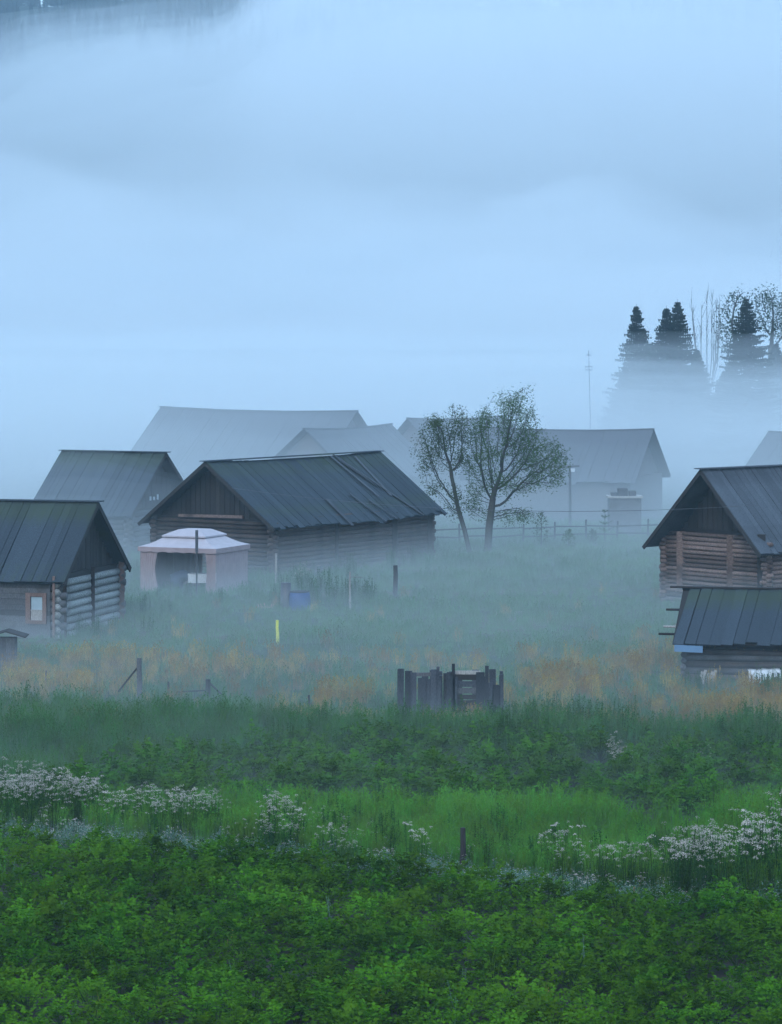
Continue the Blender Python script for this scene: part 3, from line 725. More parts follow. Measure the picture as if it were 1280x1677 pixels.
# shed shape and mast in the fog, leaning crossbar post
g = at(1022, 154); t = thing("outhouse", "narrow board outhouse with things heaped on its flat roof in fog", "outhouse", (g.x, g.y, 0))
m = MB(); m.box((-.82, -.7, 0), (.82, .7, 1.95)); put("wall", m.mesh("wall", M_GREY), t)
m = MB(); m.box((-.9, -.8, 1.953), (.9, .8, 2.05)); put("roof", m.mesh("roof", M_PALE), t)
for x, w, h in ((-.55, .3, .18), (-.1, .5, .38), (.4, .35, .25)):
    m = MB(); m.box((x - w/2, -.4, 2.052), (x + w/2, .3, 2.05 + h)); tag(put("crate", m.mesh("crate", M_GREY), None, (g.x, g.y, 0)), {-.55: "smallest crate on the outhouse roof, at its left end", -.1: "tallest crate on the outhouse roof, in the middle", .4: "medium crate on the outhouse roof, at its right end"}[x], "crate", "crates on the outhouse roof")
g = at(933, 158); t = thing("crossbar_post", "post with a crossbar and white insulator standing in fog by the ghostly barn", "post", (g.x, g.y, 0))
m = MB(); m.tube([(0, 0, 0), (0, 0, 3.4)], [.08, .07], 7); put("post", m.mesh("post", M_GREY), t)
m = MB(); m.beam((-1.1, 0, 3.35), (.5, 0, 3.4), .08, .1); put("crossbar", m.mesh("crossbar", M_GREY), t)
m = MB(); m.tube([(.15, -.06, 3.1), (.15, -.06, 3.28)], [.1, .12], 8); put("insulator", m.mesh("insulator", M_WHITE), t)
g = at(966, 200); t = thing("antenna_mast", "thin antenna mast rising from the fog left of the spruces", "mast", (g.x, g.y, 0))
m = MB(); m.tube([(0, 0, 0), (0, 0, 5), (-.1, 0, 9.3)], [.025, .02, .015], 6); put("mast", m.mesh("mast", M_GREY), t)
for z, w in ((9.0, .35), (8.2, .5), (8.0, .5)):
    m = MB(); m.beam((-.1 - w/2, 0, z), (-.1 + w/2, 0, z), .035, .035); put("crossarm", m.mesh("crossarm", M_STEEL), t)

# overhead wire from the right house to the barn
m = MB(); a = Vector((-6.7, 125.2, 3.95)); b = Vector((13.75, 111.2, 4.05)); pts = []
for i in range(25):
    k = i / 24; p = a.lerp(b, k); p.z -= .55 * 4 * k * (1 - k); pts.append(p)
m.tube(pts, [.009] * 25, 5); tag(put("overhead_wire", m.mesh("overhead_wire", M_STEEL)), "thin overhead wire sagging from the right house to the long barn", "wire")

# ------------------------------------------------------------------ trees
def colonize(start, trunk, blobs, n_att, step, seed, influence=2.2, kill=.35, iters=160, trop=(0, 0, .15)):
    """space colonisation: branches grow towards points spread through the crown; returns nodes and parents"""
    rg = np.random.RandomState(seed)
    att = []
    tot = sum(b[3] * b[4] * b[5] for b in blobs)
    for (x, y, z, a, b_, c) in blobs:
        k = int(n_att * a * b_ * c / tot)
        u = rg.normal(size=(k, 3)); u /= np.linalg.norm(u, axis=1)[:, None]; r = rg.rand(k, 1) ** (1 / 2.6)
        q = u * r * [a, b_, c] + [x, y, z]; keep = [mn.noise(Vector(p * 1.3)) + .25 * mn.noise(Vector(p * 3.1)) > -.16 for p in q]; att.append(q[keep])
    att = np.concatenate(att)
    nodes = [np.array(start, float)]; par = [-1]
    for p in trunk:
        while True:
            d = np.array(p) - nodes[-1]; L = np.linalg.norm(d)
            if L < step * .6: break
            nodes.append(nodes[-1] + d / L * min(step, L)); par.append(len(nodes) - 2)
    for it in range(iters):
        if len(att) == 0: break
        N = np.array(nodes)
        d2 = ((att[:, None, :] - N[None]) ** 2).sum(2); near = d2.argmin(1); dm = np.sqrt(d2[np.arange(len(att)), near])
        ok = dm < influence * (3 if it < 12 else 1)
        if not ok.any(): break
        grow = {}
        for i in np.where(ok)[0]:
            v = (att[i] - N[near[i]]); v /= np.linalg.norm(v) + 1e-9
            grow[near[i]] = grow.get(near[i], 0) + v
        for k, v in grow.items():
            v = v / (np.linalg.norm(v) + 1e-9) + np.array(trop) + rg.normal(size=3) * .12; v /= np.linalg.norm(v)
            nodes.append(N[k] + v * step); par.append(int(k))
        N2 = np.array(nodes[len(N):])
        if len(N2):
            dd = ((att[:, None, :] - N2[None]) ** 2).sum(2).min(1); att = att[dd > kill ** 2]
    return np.array(nodes), par

def branch_mesh(N, par, r_tip, r_base, mat, power=2.3, sides=5):
    n = len(N); child = [[] for _ in range(n)]
    for i, p in enumerate(par):
        if p >= 0: child[p].append(i)
    w = np.zeros(n)
    for i in range(n - 1, -1, -1):
        w[i] = 1.0 if not child[i] else sum(w[c] ** 1 for c in child[i])
    rad = r_tip * w ** (1 / power); rad *= np.where(w > w.max() * .5, 1, 1)
    sc = r_base / rad[0]; rad = np.where(rad * 1 > r_tip * 2, rad * (1 + (sc - 1) * (rad / rad[0])), rad)
    m = MB(); seen = set()
    for i in range(n):
        for c in sorted(child[i], key=lambda c: -w[c])[0 if i == 0 else 1:]:
            path = [i, c]
            while child[path[-1]]:
                path.append(max(child[path[-1]], key=lambda q: w[q]))
            rr = [min(rad[path[1]] * 1.1, rad[i])] + [rad[k] for k in path[1:]]
            m.tube([N[k] for k in path], rr, sides if rad[path[1]] > .02 else 4, cap=False)
    tips = [i for i in range(n) if w[i] <= 6]
    return m.mesh("trunk", mat, True), tips, w

def leaf_cloud(N, tips, per, spread, lw, ll, mat, seed, droop=.3, up=0.0):
    rg = random.Random(seed); m = MB()
    for i in tips:
        for _ in range(rg.randint(int(per * .5), int(per * 1.5))):
            p = Vector(N[i]) + Vector((rg.gauss(0, spread), rg.gauss(0, spread), rg.gauss(0, spread) - spread * .4))
            d = Vector((rg.gauss(0, 1), rg.gauss(0, 1), rg.gauss(-droop, .7))).normalized()
            s = d.cross(Vector((rg.gauss(0, 1), rg.gauss(0, 1), rg.gauss(0, 1)))).normalized()
            L = ll * rg.uniform(.7, 1.3); W = lw * rg.uniform(.7, 1.2)
            m.quad(p, p + d * L * .45 + s * W, p + d * L, p + d * L * .45 - s * W)
    return m.mesh("crown", mat)

def tree(name, label, base, trunk, blobs, n_att, step, seed, r_tip, r_base, leaf, per, spread, lw, ll, group=None, kill=.35, infl=2.2, power=2.3, trop=(0, 0, .15), cat="tree", droop=.3):
    N, par = colonize((0, 0, -.1), trunk, blobs, n_att, step, seed, infl, kill, trop=trop)
    t = thing(name, label, cat, (base.x, base.y, 0), group)
    me, tips, w = branch_mesh(N, par, r_tip, r_base, M_BARK, power)
    put("trunk", me, t)
    if per > 0: put("crown", leaf_cloud(N, tips, per, spread, lw, ll, leaf, seed + 1, droop), t)
    return t
TY = 141.0; K = TY / FPX
def tx(px): return (px - 797) * K
def tz(py): return CAMZ - (py - HOR) * K
g = at(797, TY)
tree("willow_tree", "larger bushy willow with the tall rounded crown, right one of the pair", g,
     [(.1, 0, 1.4), (.28, .05, 2.7)],
     [(tx(835), 0, tz(685), 1.25, 1.2, 1.55), (tx(800), 0, tz(720), 1.1, 1.3, 1.6), (tx(868), .2, tz(740), 1.7, 1.3, 1.25), (tx(893), 0, tz(760), 1.15, 1.1, 1.2), (tx(785), 0, tz(765), .9, 1, 1.2),
      (tx(850), 0, tz(655), .9, .8, .8), (tx(840), 0, tz(790), 1.7, 1.2, .6), (tx(845), 0, tz(845), 1.25, .9, .4), (tx(775), 0, tz(820), .6, .8, .8)],
     5200, .13, 12, .006, .19, M_WILLOW, 7, .15, .020, .12, kill=.17, infl=1.2, power=2.3, trop=(0, 0, .35))
g = at(770, TY - .5)
tree("willow_tree", "smaller willow leaning left, left one of the pair", g,
     [(-.3, 0, 1.2), (-.6, 0, 2.2)],
     [((722-770)*K, 0, tz(715), 1.15, 1.1, 1.25), ((748-770)*K, 0, tz(690), .7, .8, .9), ((740-770)*K, .1, tz(730), .95, .9, 1.3), ((705-770)*K, 0, tz(745), .85, .8, .9), ((720-770)*K, 0, tz(800), .8, .8, .5), ((745-770)*K, 0, tz(820), .6, .7, .8)],
     2400, .13, 5, .006, .12, M_WILLOW, 7, .15, .020, .12, kill=.17, infl=1.2, power=2.3, trop=(0, 0, .35))

def spruce_mesh(h, r, seed, dens=1.0, ragged=.25):
    rg = random.Random(seed); tr = MB(); cr = MB()
    tr.tube([(0, 0, 0), (.03, 0, h * .5), (0, 0, h)], [h * .014, h * .009, .01], 7)
    z = h * .12
    while z < h * .985:
        k = 1 - z / h; L0 = r * (k ** .82) * rg.uniform(.85, 1.1) + .05
        nb = rg.randint(8, 12)
        for b in range(nb):
            az = rg.uniform(0, 2 * math.pi); L = L0 * rg.uniform(1 - ragged, 1 + ragged * .5); d = Vector((math.cos(az), math.sin(az), 0)); s = Vector((-d.y, d.x, 0))
            n = max(3, int(L / .16 * dens)); pz = z
            prev = Vector((0, 0, z))
            for j in range(1, n + 1):
                t = j / n; p = d * (L * t) + Vector((0, 0, z - L * .28 * t + L * .22 * t * t * 1.2))
                wv = (.05 + .12 * min(1, L) + .13 * L * (1 - t)) * rg.uniform(.7, 1.2)
                for sg in (-1, 1):
                    q = prev + s * sg * wv + d * .12 + Vector((0, 0, -.05 - rg.random() * .1))
                    cr.tri(prev, p + Vector((0, 0, rg.uniform(-.02, .02))), q)
                cr.tri(prev, p, (prev + p) / 2 + Vector((0, 0, -.14 - rg.random() * .12)))
                prev = p
        z += rg.uniform(.12, .21) * (.6 + .6 * k) * h / 13
    return tr.mesh("trunk", M_BARK), cr.mesh("crown", M_NEEDLE)
SY = 232.0; KS = SY / FPX
def spruce(label, px, ptop, rad, seed, dy=0, ragged=.42):
    Y = SY + dy; g = at(px, Y); h = CAMZ - (ptop - HOR) * Y / FPX
    a, b = spruce_mesh(h, rad, seed, 1.0, ragged)
    t = thing("spruce_tree", label, "tree", (g.x, g.y, 0), "spruces rising from the fog"); put("trunk", a, t); put("crown", b, t)
spruce("thin ragged spruce, leftmost of the treetops above the fog", 1042, 497, 3.4, 1, 6, .5)
spruce("dark spruce with a blunt top, left half of the twin-topped pair", 1091, 500, 3.7, 2, 0)
spruce("dark spruce with a pointed top, right half of the twin-topped pair", 1109, 490, 3.8, 3, 1)
spruce("darkest broad spruce in front of the birches on the right", 1222, 484, 4.4, 4, -3)
spruce("low spruce sunk in the fog between the thin spruce and the twin-topped pair", 1064, 560, 3.8, 5, 5)
spruce("low spruce sunk in the fog left of the thin spruce", 1024, 600, 3.0, 6, 8)
spruce("low spruce sunk in the fog beside the twin-topped pair, below the bare poplar", 1140, 570, 3.2, 7, 4)
spruce("low spruce sunk in the fog at the left foot of the darkest spruce", 1196, 590, 3.8, 8, 6)
spruce("low spruce sunk in the fog at the right frame edge", 1270, 560, 3.2, 9, 6)

def far_tree(name, label, px, Y, ptop, blobs_px, n_att, leaf, per, seed, r_tip=.02, spread=.3, lw=.07, ll=.16, trunk_top=None, **kw):
    g = at(px, Y); k = Y / FPX
    bl = [((a - px) * k, c * 0, CAMZ - (b - HOR) * k, ra * k, ra * k * .8, rb * k) for a, b, ra, rb, c in blobs_px]
    tree(name, label, g, [(0, 0, CAMZ - ((trunk_top or 620) - HOR) * k)], bl, n_att, .3, seed, r_tip, .2, leaf, per, spread, lw, ll, kill=.5, infl=3.5, **kw)
far_tree("birch_tree", "loose leafy birch behind the darkest spruce", 1205, 240, 470, [(1212, 488, 22, 18, 0), (1190, 520, 20, 28, 0), (1205, 560, 30, 40, 0)], 900, M_BIRCH, 12, 41)
far_tree("birch_tree", "tallest leafy birch at the right frame edge", 1258, 242, 462, [(1258, 490, 24, 26, 0), (1272, 530, 24, 40, 0), (1240, 500, 16, 30, 0), (1285, 500, 18, 30, 0)], 1200, M_BIRCH, 12, 42)
def bare_poplar():
    g = at(1158, 250); t = thing("poplar_tree", "pale bare poplar between the twin-topped spruces and the birches", "tree", (g.x, g.y, 0)); rg = random.Random(43); m = MB()
    m.tube([(0, 0, 0), (0, 0, 5)], [.16, .12], 7)
    for i in range(9):
        a = rg.random() * 6.283; r = rg.uniform(.3, 1.5); top = Vector((math.cos(a) * r, math.sin(a) * r, rg.uniform(11.0, 13.7))); b = Vector((0, 0, rg.uniform(3.5, 6))); mid = b.lerp(top, .45) + Vector((math.cos(a), math.sin(a), 0)) * .35
        m.tube([b, mid, top], [.06, .045, .012], 5, False)
        for j in range(14):
            p = mid.lerp(top, rg.random()); m.tube([p, p + Vector((rg.gauss(0, .16), rg.gauss(0, .16), rg.uniform(.5, 1.2)))], [.018, .008], 4, False)
    put("trunk", m.mesh("trunk", wood("pale_bark", (.12, .12, .12), (.26, .26, .25))), t)
bare_poplar()

# saplings in the fog by the fence
def sapling(label, px, pb, ptop, w, seed, kind):
    Y = 51040 / (pb - HOR); g = at(px, Y); k = Y / FPX; h = (pb - ptop) * k
    t = thing("sapling", label, "sapling", (g.x, g.y, 0), "saplings by the rail fence"); rg = random.Random(seed)
    tr = MB(); tr.tube([(0, 0, 0), (0, 0, h)], [.03, .008], 5); put("trunk", tr.mesh("trunk", M_BARK), t)
    c = MB(); r = w * k / 2
    if kind == 'pine':
        for z0 in (.35, .55, .75, .92):
            for b in range(7):
                az = b / 7 * 6.283 + rg.random(); L = r * (1.15 - z0) * 1.5 * rg.uniform(.8, 1.2); d = Vector((math.cos(az), math.sin(az), .45)).normalized(); p0 = Vector((0, 0, z0 * h))
                for j in range(10):
                    p = p0 + d * L * (j / 10); 
                    for _ in range(3):
                        e = (d + Vector((rg.gauss(0, .5), rg.gauss(0, .5), rg.gauss(0, .5)))).normalized() * .12; s = e.cross(Vector((0, 0, 1))) * .15
                        c.tri(p + s, p - s, p + e)
    else:
        for _ in range(260):
            z = rg.uniform(.15, 1) ; rr = r * math.sin(math.pi * min(1, z * .85 + .1)); az = rg.random() * 6.283; q = rr * math.sqrt(rg.random())
            p = Vector((math.cos(az) * q, math.sin(az) * q, z * h)); d = Vector((rg.gauss(0, 1), rg.gauss(0, 1), rg.gauss(0, 1))).normalized() * .12; s = d.cross(Vector((0, .3, 1))).normalized() * .035
            c.quad(p, p + d * .5 + s, p + d, p + d * .5 - s)
    put("crown", c.mesh("crown", M_WILLOW), t)
sapling("young pine with upswept branches in the fog left of the outhouse", 990, 890, 834, 26, 1, 'pine')
sapling("leafy sapling nearest to the larger willow", 886, 900, 838, 28, 2, 'b')
sapling("leafy sapling between the willow sapling and the young pine", 931, 903, 868, 26, 3, 'b')
sapling("smallest leafy sapling at the foot of the young pine", 970, 892, 868, 20, 4, 'b')

# ------------------------------------------------------------------ scattered vegetation (stuff)
def leaflet(m, p, d, nrm, L, W):
    s = d.cross(nrm).normalized(); mid = p + d * (L * .5) + nrm * (L * .08); tip = p + d * L - nrm * (L * .15)
    m.tri(p, mid + s * W, mid - s * W); n = len(m.v); m.tri(mid + s * W, tip, mid - s * W)

def potato_variant(seed, leafm):
    """a low bush: stems fanning out, each compound leaf ending on an uneven dome"""
    rg = random.Random(seed); m = MB(); H = rg.uniform(.42, .58); RR = rg.uniform(.34, .46)
    for i in range(66):
        az = rg.random() * 6.283; cz = rg.random() ** .8; sr = math.sqrt(max(0, 1 - cz * cz))
        lump = 1 + .22 * math.sin(az * 2 + seed) + .15 * math.sin(az * 5 + seed * 2)
        tip = Vector((math.cos(az) * sr * RR * lump, math.sin(az) * sr * RR * lump, .06 + cz * H * (.9 + .2 * math.sin(az * 3 + seed)))) * rg.uniform(.72, 1.08)
        base = Vector((tip.x * .3, tip.y * .3, tip.z * .45)); d = (tip - base).normalized(); d = (d + Vector((math.cos(az), math.sin(az), -.2)) * .5).normalized()
        if i % 4 == 0: m.mi = 1; m.tube([(0, 0, 0), base, tip], [.009, .007, .004], 3, False); m.mi = 0
        LL = rg.uniform(.12, .19); sd_ = d.cross(Vector((0, 0, 1))); sd_ = sd_.normalized() if sd_.length > .05 else Vector((1, 0, 0)); up = sd_.cross(d)
        for j in range(3):
            q = tip + Vector((rg.gauss(0, .022), rg.gauss(0, .022), rg.gauss(0, .014))) + d * LL * (-.35 + .33 * j) - Vector((0, 0, .03 * (j / 3) ** 2))
            for sg in (-1, 1):
                dd = (sd_ * sg + d * rg.uniform(-.1, .9) + Vector((0, 0, rg.uniform(-.5, .15)))).normalized()
                leaflet(m, q, dd, up, rg.uniform(.052, .08), rg.uniform(.024, .034))
        leaflet(m, tip + d * LL * .45, (d - Vector((0, 0, rg.uniform(.1, .6)))).normalized(), up, 0.085, .036)
    return m.mesh("potato_plant", [leafm, M_STEMG])

def tuft_variant(seed, mat, n, h, spread, w, seedheads=None, lean=.35):
    rg = random.Random(seed); m = MB()
    for i in range(n):
        az = rg.random() * 6.283; r = spread * math.sqrt(rg.random()); p = Vector((math.cos(az) * r, math.sin(az) * r, -.02)); a2 = rg.random() * 6.283; hh = h * rg.uniform(.5, 1.15)
        ln = lean * rg.random() * hh; d = Vector((math.cos(a2) * ln, math.sin(a2) * ln, 0)); s = Vector((math.cos(a2 + 1.57), math.sin(a2 + 1.57), 0)) * w * rg.uniform(.7, 1.2)
        p1 = p + d * .25 + Vector((0, 0, hh * .55)); p2 = p + d + Vector((0, 0, hh * (1 - .2 * rg.random())))
        m.quad(p - s, p + s, p1 + s * .8, p1 - s * .8); m.tri(p1 - s * .8, p1 + s * .8, p2)
        if seedheads and rg.random() < seedheads:
            for k in range(4):
                q = p2 - Vector((0, 0, .03 * k)); e = Vector((rg.gauss(0, 1), rg.gauss(0, 1), .8)).normalized() * .05; m.tri(q, q + e, q + e * .5 + Vector((0, 0, .03)))
    return m.mesh("tuft", mat)

def weed_variant(seed, mat, h, nst=6, leaf=.09, w=.02, spread=.18):
    rg = random.Random(seed); m = MB()
    for s in range(nst):
        az = rg.random() * 6.283; r = spread * rg.random(); b = Vector((math.cos(az) * r, math.sin(az) * r, -.02)); hh = h * rg.uniform(.65, 1.1); t = b + Vector((rg.gauss(0, .06), rg.gauss(0, .06), hh))
        m.tube([b, t], [.007, .003], 3, False)
        n = int(hh / .035)
        for k in range(n):
            f = .12 + .88 * k / n; p = b.lerp(t, f); a2 = rg.random() * 6.283; el = rg.uniform(-.3, .7); d = Vector((math.cos(a2) * math.cos(el), math.sin(a2) * math.cos(el), math.sin(el)))
            leaflet(m, p, d, Vector((0, 0, 1)) if abs(d.z) < .9 else Vector((1, 0, 0)), leaf * rg.uniform(.7, 1.3) * (1.2 - .7 * f), w)
    return m.mesh("weed", mat)

def umbel_variant(seed, h, heads, hr):
    rg = random.Random(seed); m = MB()
    for s in range(heads):
        az = rg.random() * 6.283; r = .05 + .14 * rg.random(); b = Vector((math.cos(az) * .04, math.sin(az) * .04, 0)); hh = h * rg.uniform(.72, 1.08); t = Vector((math.cos(az) * r * 1.3, math.sin(az) * r * 1.3, hh))
        m.mi = 1; m.tube([b, b.lerp(t, .6) , t], [.007, .005, .003], 3, False)
        for k in range(9):
            p = b.lerp(t, .1 + .08 * k); a2 = rg.random() * 6.283; d = Vector((math.cos(a2), math.sin(a2), rg.uniform(.1, .8))).normalized()
            leaflet(m, p, d, Vector((0, 0, 1)), rg.uniform(.07, .13), .016)
        m.mi = 0; R_ = hr * rg.uniform(.55, 1.15)
        for k in range(int(21 * (R_ / .06) ** 1.3)):
            a3 = rg.random() * 6.283; q = R_ * math.sqrt(rg.random()); c = t + Vector((math.cos(a3) * q, math.sin(a3) * q, .025 - (q / R_) ** 2 * .03 + rg.uniform(-.008, .02))); sz = .010
            n1 = Vector((rg.gauss(0, .5), rg.gauss(0, .5) - .3, 1)).normalized(); x = n1.orthogonal().normalized(); y = n1.cross(x)
            m.quad(c - x * sz, c + y * sz, c + x * sz, c - y * sz)
    return m.mesh("umbel_plant", [M_PETAL, M_WEED])

def ground_flower_variant(seed):
    rg = random.Random(seed); m = MB()
    for k in range(120):
        az = rg.random() * 6.283; r = .26 * math.sqrt(rg.random()); z = .26 * (1 - (r / .3) ** 2) * rg.uniform(.4, 1.1) + .03; p = Vector((math.cos(az) * r, math.sin(az) * r, z)); m.mi = 1
        d = Vector((rg.gauss(0, 1), rg.gauss(0, 1), rg.gauss(.4, .6))).normalized(); leaflet(m, p, d, Vector((0, 0, 1)) if abs(d.z) < .9 else Vector((1, 0, 0)), .06, .012)
        if rg.random() < .3:
            m.mi = 0; c = p + Vector((0, 0, .06)); sz = .010; x = Vector((1, 0, rg.uniform(-.5, .5))) * sz; y = Vector((0, 1, rg.uniform(-.2, .9))) * sz; m.quad(c - x, c + y, c + x, c - y)
    return m.mesh("ground_flower", [M_PETAL, M_SILV])

def scatter(name, variants, pts, kind="stuff", label=None, category=None):
    """one stuff object: points (x, y, z, rotation, tilt, scale, variant) drawn as instances by geometry nodes"""
    coll = bpy.data.collections.new(name + "_kinds")
    for i, me in enumerate(variants):
        o = bpy.data.objects.new("%s_kind_%02d" % (name, i), me); coll.objects.link(o)
    me = bpy.data.meshes.new(name); P = np.array(pts, dtype=np.float32); n = len(P)
    me.vertices.add(n); me.vertices.foreach_set("co", P[:, :3].ravel())
    a = me.attributes.new("rot", 'FLOAT_VECTOR', 'POINT'); rot = np.zeros((n, 3), np.float32); rot[:, 2] = P[:, 3]; rot[:, 0] = P[:, 4]; a.data.foreach_set("vector", rot.ravel())
    a = me.attributes.new("scl", 'FLOAT', 'POINT'); a.data.foreach_set("value", P[:, 5].copy())
    a = me.attributes.new("idx", 'INT', 'POINT'); a.data.foreach_set("value", P[:, 6].astype(np.int32))
    me.update()
    o = put(name, me, kind=kind, label=label, category=category)
    g = bpy.data.node_groups.new(name, 'GeometryNodeTree'); N = g.nodes; L = g.links
    g.interface.new_socket("Geometry", in_out='INPUT', socket_type='NodeSocketGeometry'); g.interface.new_socket("Geometry", in_out='OUTPUT', socket_type='NodeSocketGeometry')
    gi = N.new('NodeGroupInput'); go = N.new('NodeGroupOutput')
    ip = N.new('GeometryNodeInstanceOnPoints'); ci = N.new('GeometryNodeCollectionInfo'); ci.inputs['Collection'].default_value = coll
    ci.inputs['Separate Children'].default_value = True; ci.inputs['Reset Children'].default_value = True
    def attr(nm, ty):
        q = N.new('GeometryNodeInputNamedAttribute'); q.data_type = ty; q.inputs['Name'].default_value = nm; return q.outputs['Attribute']
    L.new(gi.outputs[0], ip.inputs['Points']); L.new(ci.outputs[0], ip.inputs['Instance']); ip.inputs['Pick Instance'].default_value = True
    L.new(attr("idx", 'INT'), ip.inputs['Instance Index'])
    er = N.new('FunctionNodeEulerToRotation'); L.new(attr("rot", 'FLOAT_VECTOR'), er.inputs[0]); L.new(er.outputs[0], ip.inputs['Rotation'])
    L.new(attr("scl", 'FLOAT'), ip.inputs['Scale']); L.new(ip.outputs[0], go.inputs[0])
    md = o.modifiers.new("scatter", 'NODES'); md.node_group = g
    return o

RG = random.Random(99)
def samples(y0, y1, dens, accept, side=3.0):
    """even ground points between depths y0 and y1 (dens per square metre), kept when accept(px, py, x, y) says so"""
    out = []; hw = 640 / FPX
    ym = y0; area = (y1 - y0) * (hw * (y0 + y1) + 2 * side)
    for _ in range(int(area * dens)):
        while True:
            y = RG.uniform(y0, y1)
            if RG.random() < (hw * y + side) / (hw * y1 + side): break
        x = RG.uniform(-1, 1) * (hw * y + side); px = CX + x / y * FPX; py = HOR + CAMZ * FPX / y
        a = accept(px, py, x, y)
        if a and (a is True or RG.random() < a): out.append((x, y, px, py))
    return out
def nz(x, y, s, k=0.0): return mn.noise(Vector((x * s, y * s, 11.3 + k)))
def pts_of(sm, nv, s0, s1, tilt=.1, sfun=None):
    r = []
    for x, y, px, py in sm:
        s = RG.uniform(s0, s1) * (sfun(px, py, x, y) if sfun else 1)
        r.append((x, y, ground_z(x, y) + .01, RG.random() * 6.283, RG.uniform(-tilt, tilt), s, RG.randrange(nv)))
    return r

# front potato field: plants in loose rows
pts = []
row = 0; yy = 41.0
while yy < 66:
    xx = -.1317 * yy - 3
    while xx < .1317 * yy + 3:
        x = xx + RG.uniform(-.09, .09); y = yy + RG.uniform(-.16, .16) + .06 * xx; px = CX + x / y * FPX; py = HOR + CAMZ * FPX / y
        if py > line1(px) and RG.random() < .95:
            pts.append((x, y, ground_z(x, y) + .03, RG.random() * 6.283, RG.uniform(-.15, .15), RG.uniform(.68, 1.15) * (1 + .35 * nz(x, y, .45)), RG.randrange(6)))
        xx += .50
    yy += .92
PV = [potato_variant(100 + i, M_POT) for i in range(6)]
scatter("potato_field", PV, pts, label="leafy green potato plants in rows", category="crop")
fw = samples(44, 64, .22, lambda px, py, x, y: py > line1(px))
scatter("field_weeds", [weed_variant(470 + i, M_SILV, .7, 2, .07, .012, .06) for i in range(2)] + [tuft_variant(480, M_GRASS, 9, .7, .08, .005, .4, .5), tuft_variant(481, M_TAN, 4, .65, .05, .003, .3, .4)], pts_of(fw, 4, .7, 1.15), label="odd weeds and dry stalks standing among the potatoes", category="weeds")
# second plot
def z4(px, py, x, y):
    hi = np.interp(px, [0, 130, 250, 640, 1000, 1280], [1400, 1268, 1245, 1222, 1232, 1245]); lo = np.interp(px, [0, 250, 640, 1000, 1030, 1150, 1170, 1280], [1330, 1325, 1322, 1330, 1352, 1352, 1325, 1318])
    return hi < py < lo
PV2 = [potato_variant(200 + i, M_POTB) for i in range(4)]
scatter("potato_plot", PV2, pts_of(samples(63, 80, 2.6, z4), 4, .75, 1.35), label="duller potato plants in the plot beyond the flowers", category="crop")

# silvery strip with tiny white flowers
def z2(px, py, x, y): return line1(px) - 42 < py < line1(px) + 8
scatter("white_ground_flowers", [ground_flower_variant(i) for i in range(4)], pts_of(samples(50, 68, 13, lambda px, py, x, y: z2(px, py, x, y) and (.3 + 1.6 * max(0, nz(x, y, .4) + .15))), 4, .7, 1.3), label="low silvery plants with tiny white flowers", category="flowers")

# tall grass between the plots
def z3(px, py, x, y):
    lo = line1(px) - 22; hi = np.interp(px, [-200, 0, 150, 400, 640, 1000, 1030, 1150, 1180, 1280, 1500], [1335, 1335, 1332, 1325, 1328, 1335, 1362, 1362, 1330, 1318, 1315])
    return hi < py < lo
TG = [tuft_variant(300 + i, M_GRASS, 60, .62, .16, .006, .2) for i in range(5)]
scatter("tall_grass", TG, pts_of(samples(52, 70, 13, z3), 5, .75, 1.2, sfun=lambda px, py, x, y: 1 + .35 * nz(x, y, .4)), label="fresh green tall grass between the plots", category="grass")
WV = [weed_variant(400 + i, M_WEED, .75) for i in range(5)]
scatter("weeds", WV, pts_of(samples(52, 70, 2.6, lambda px, py, x, y: z3(px, py, x, y) and nz(x, y, .35, 5) > -.05), 5, .6, 1.1), label="leafy green weeds among the tall grass", category="weeds")

# umbel flowers in clusters: (column, ground row, spread columns, spread rows, count)
UV = [umbel_variant(500 + i, 1.0, RG.randint(5, 9), .066) for i in range(5)]
pts = []
for cx, cyy, sx, sy, n, s in ((0, 1340, 45, 14, 34, .95), (60, 1352, 50, 14, 42, .95), (125, 1352, 34, 12, 24, .9), (180, 1366, 30, 12, 10, .8), (225, 1362, 18, 8, 5, .85), (290, 1372, 34, 10, 24, .9), (340, 1370, 18, 8, 10, .85), (20, 1385, 60, 8, 6, .6),
        (465, 1390, 24, 16, 15, .95), (440, 1400, 20, 10, 5, .7), (520, 1395, 60, 14, 7, .55), (555, 1415, 12, 8, 3, .6), (686, 1425, 12, 10, 4, .85), (690, 1400, 200, 16, 8, .4),
        (885, 1440, 10, 4, 2, .8), (927, 1450, 16, 8, 6, .9), (955, 1455, 14, 5, 3, .85), (1000, 1460, 16, 6, 4, .8), (1030, 1468, 12, 6, 5, .85), (1070, 1465, 24, 8, 6, .9), (980, 1475, 60, 6, 10, .5), (1130, 1470, 30, 14, 18, 1.05), (1190, 1462, 34, 18, 15, 1.15), (1245, 1462, 34, 22, 16, 1.25), (1300, 1455, 30, 20, 9, 1.2),
        (1160, 1440, 60, 14, 12, .9), (1000, 1272, 14, 10, 12, .75), (1010, 1275, 40, 6, 5, .5), (1140, 1262, 40, 5, 6, .45), (600, 1380, 120, 18, 8, .5), (500, 1400, 70, 24, 16, .6), (570, 1420, 60, 14, 9, .45), (420, 1385, 60, 16, 8, .5), (700, 1425, 60, 8, 8, .4)):
    for _ in range(n):
        px = RG.gauss(cx, sx * .75); py = RG.gauss(cyy, sy * .7); g = gpt(px, py)
        pts.append((g.x, g.y, ground_z(g.x, g.y), RG.random() * 6.283, RG.uniform(-.08, .08), s * RG.uniform(.8, 1.15), RG.randrange(5)))
scatter("white_umbel_flowers", UV, pts, label="tall stems with flat white flower heads", category="flowers")

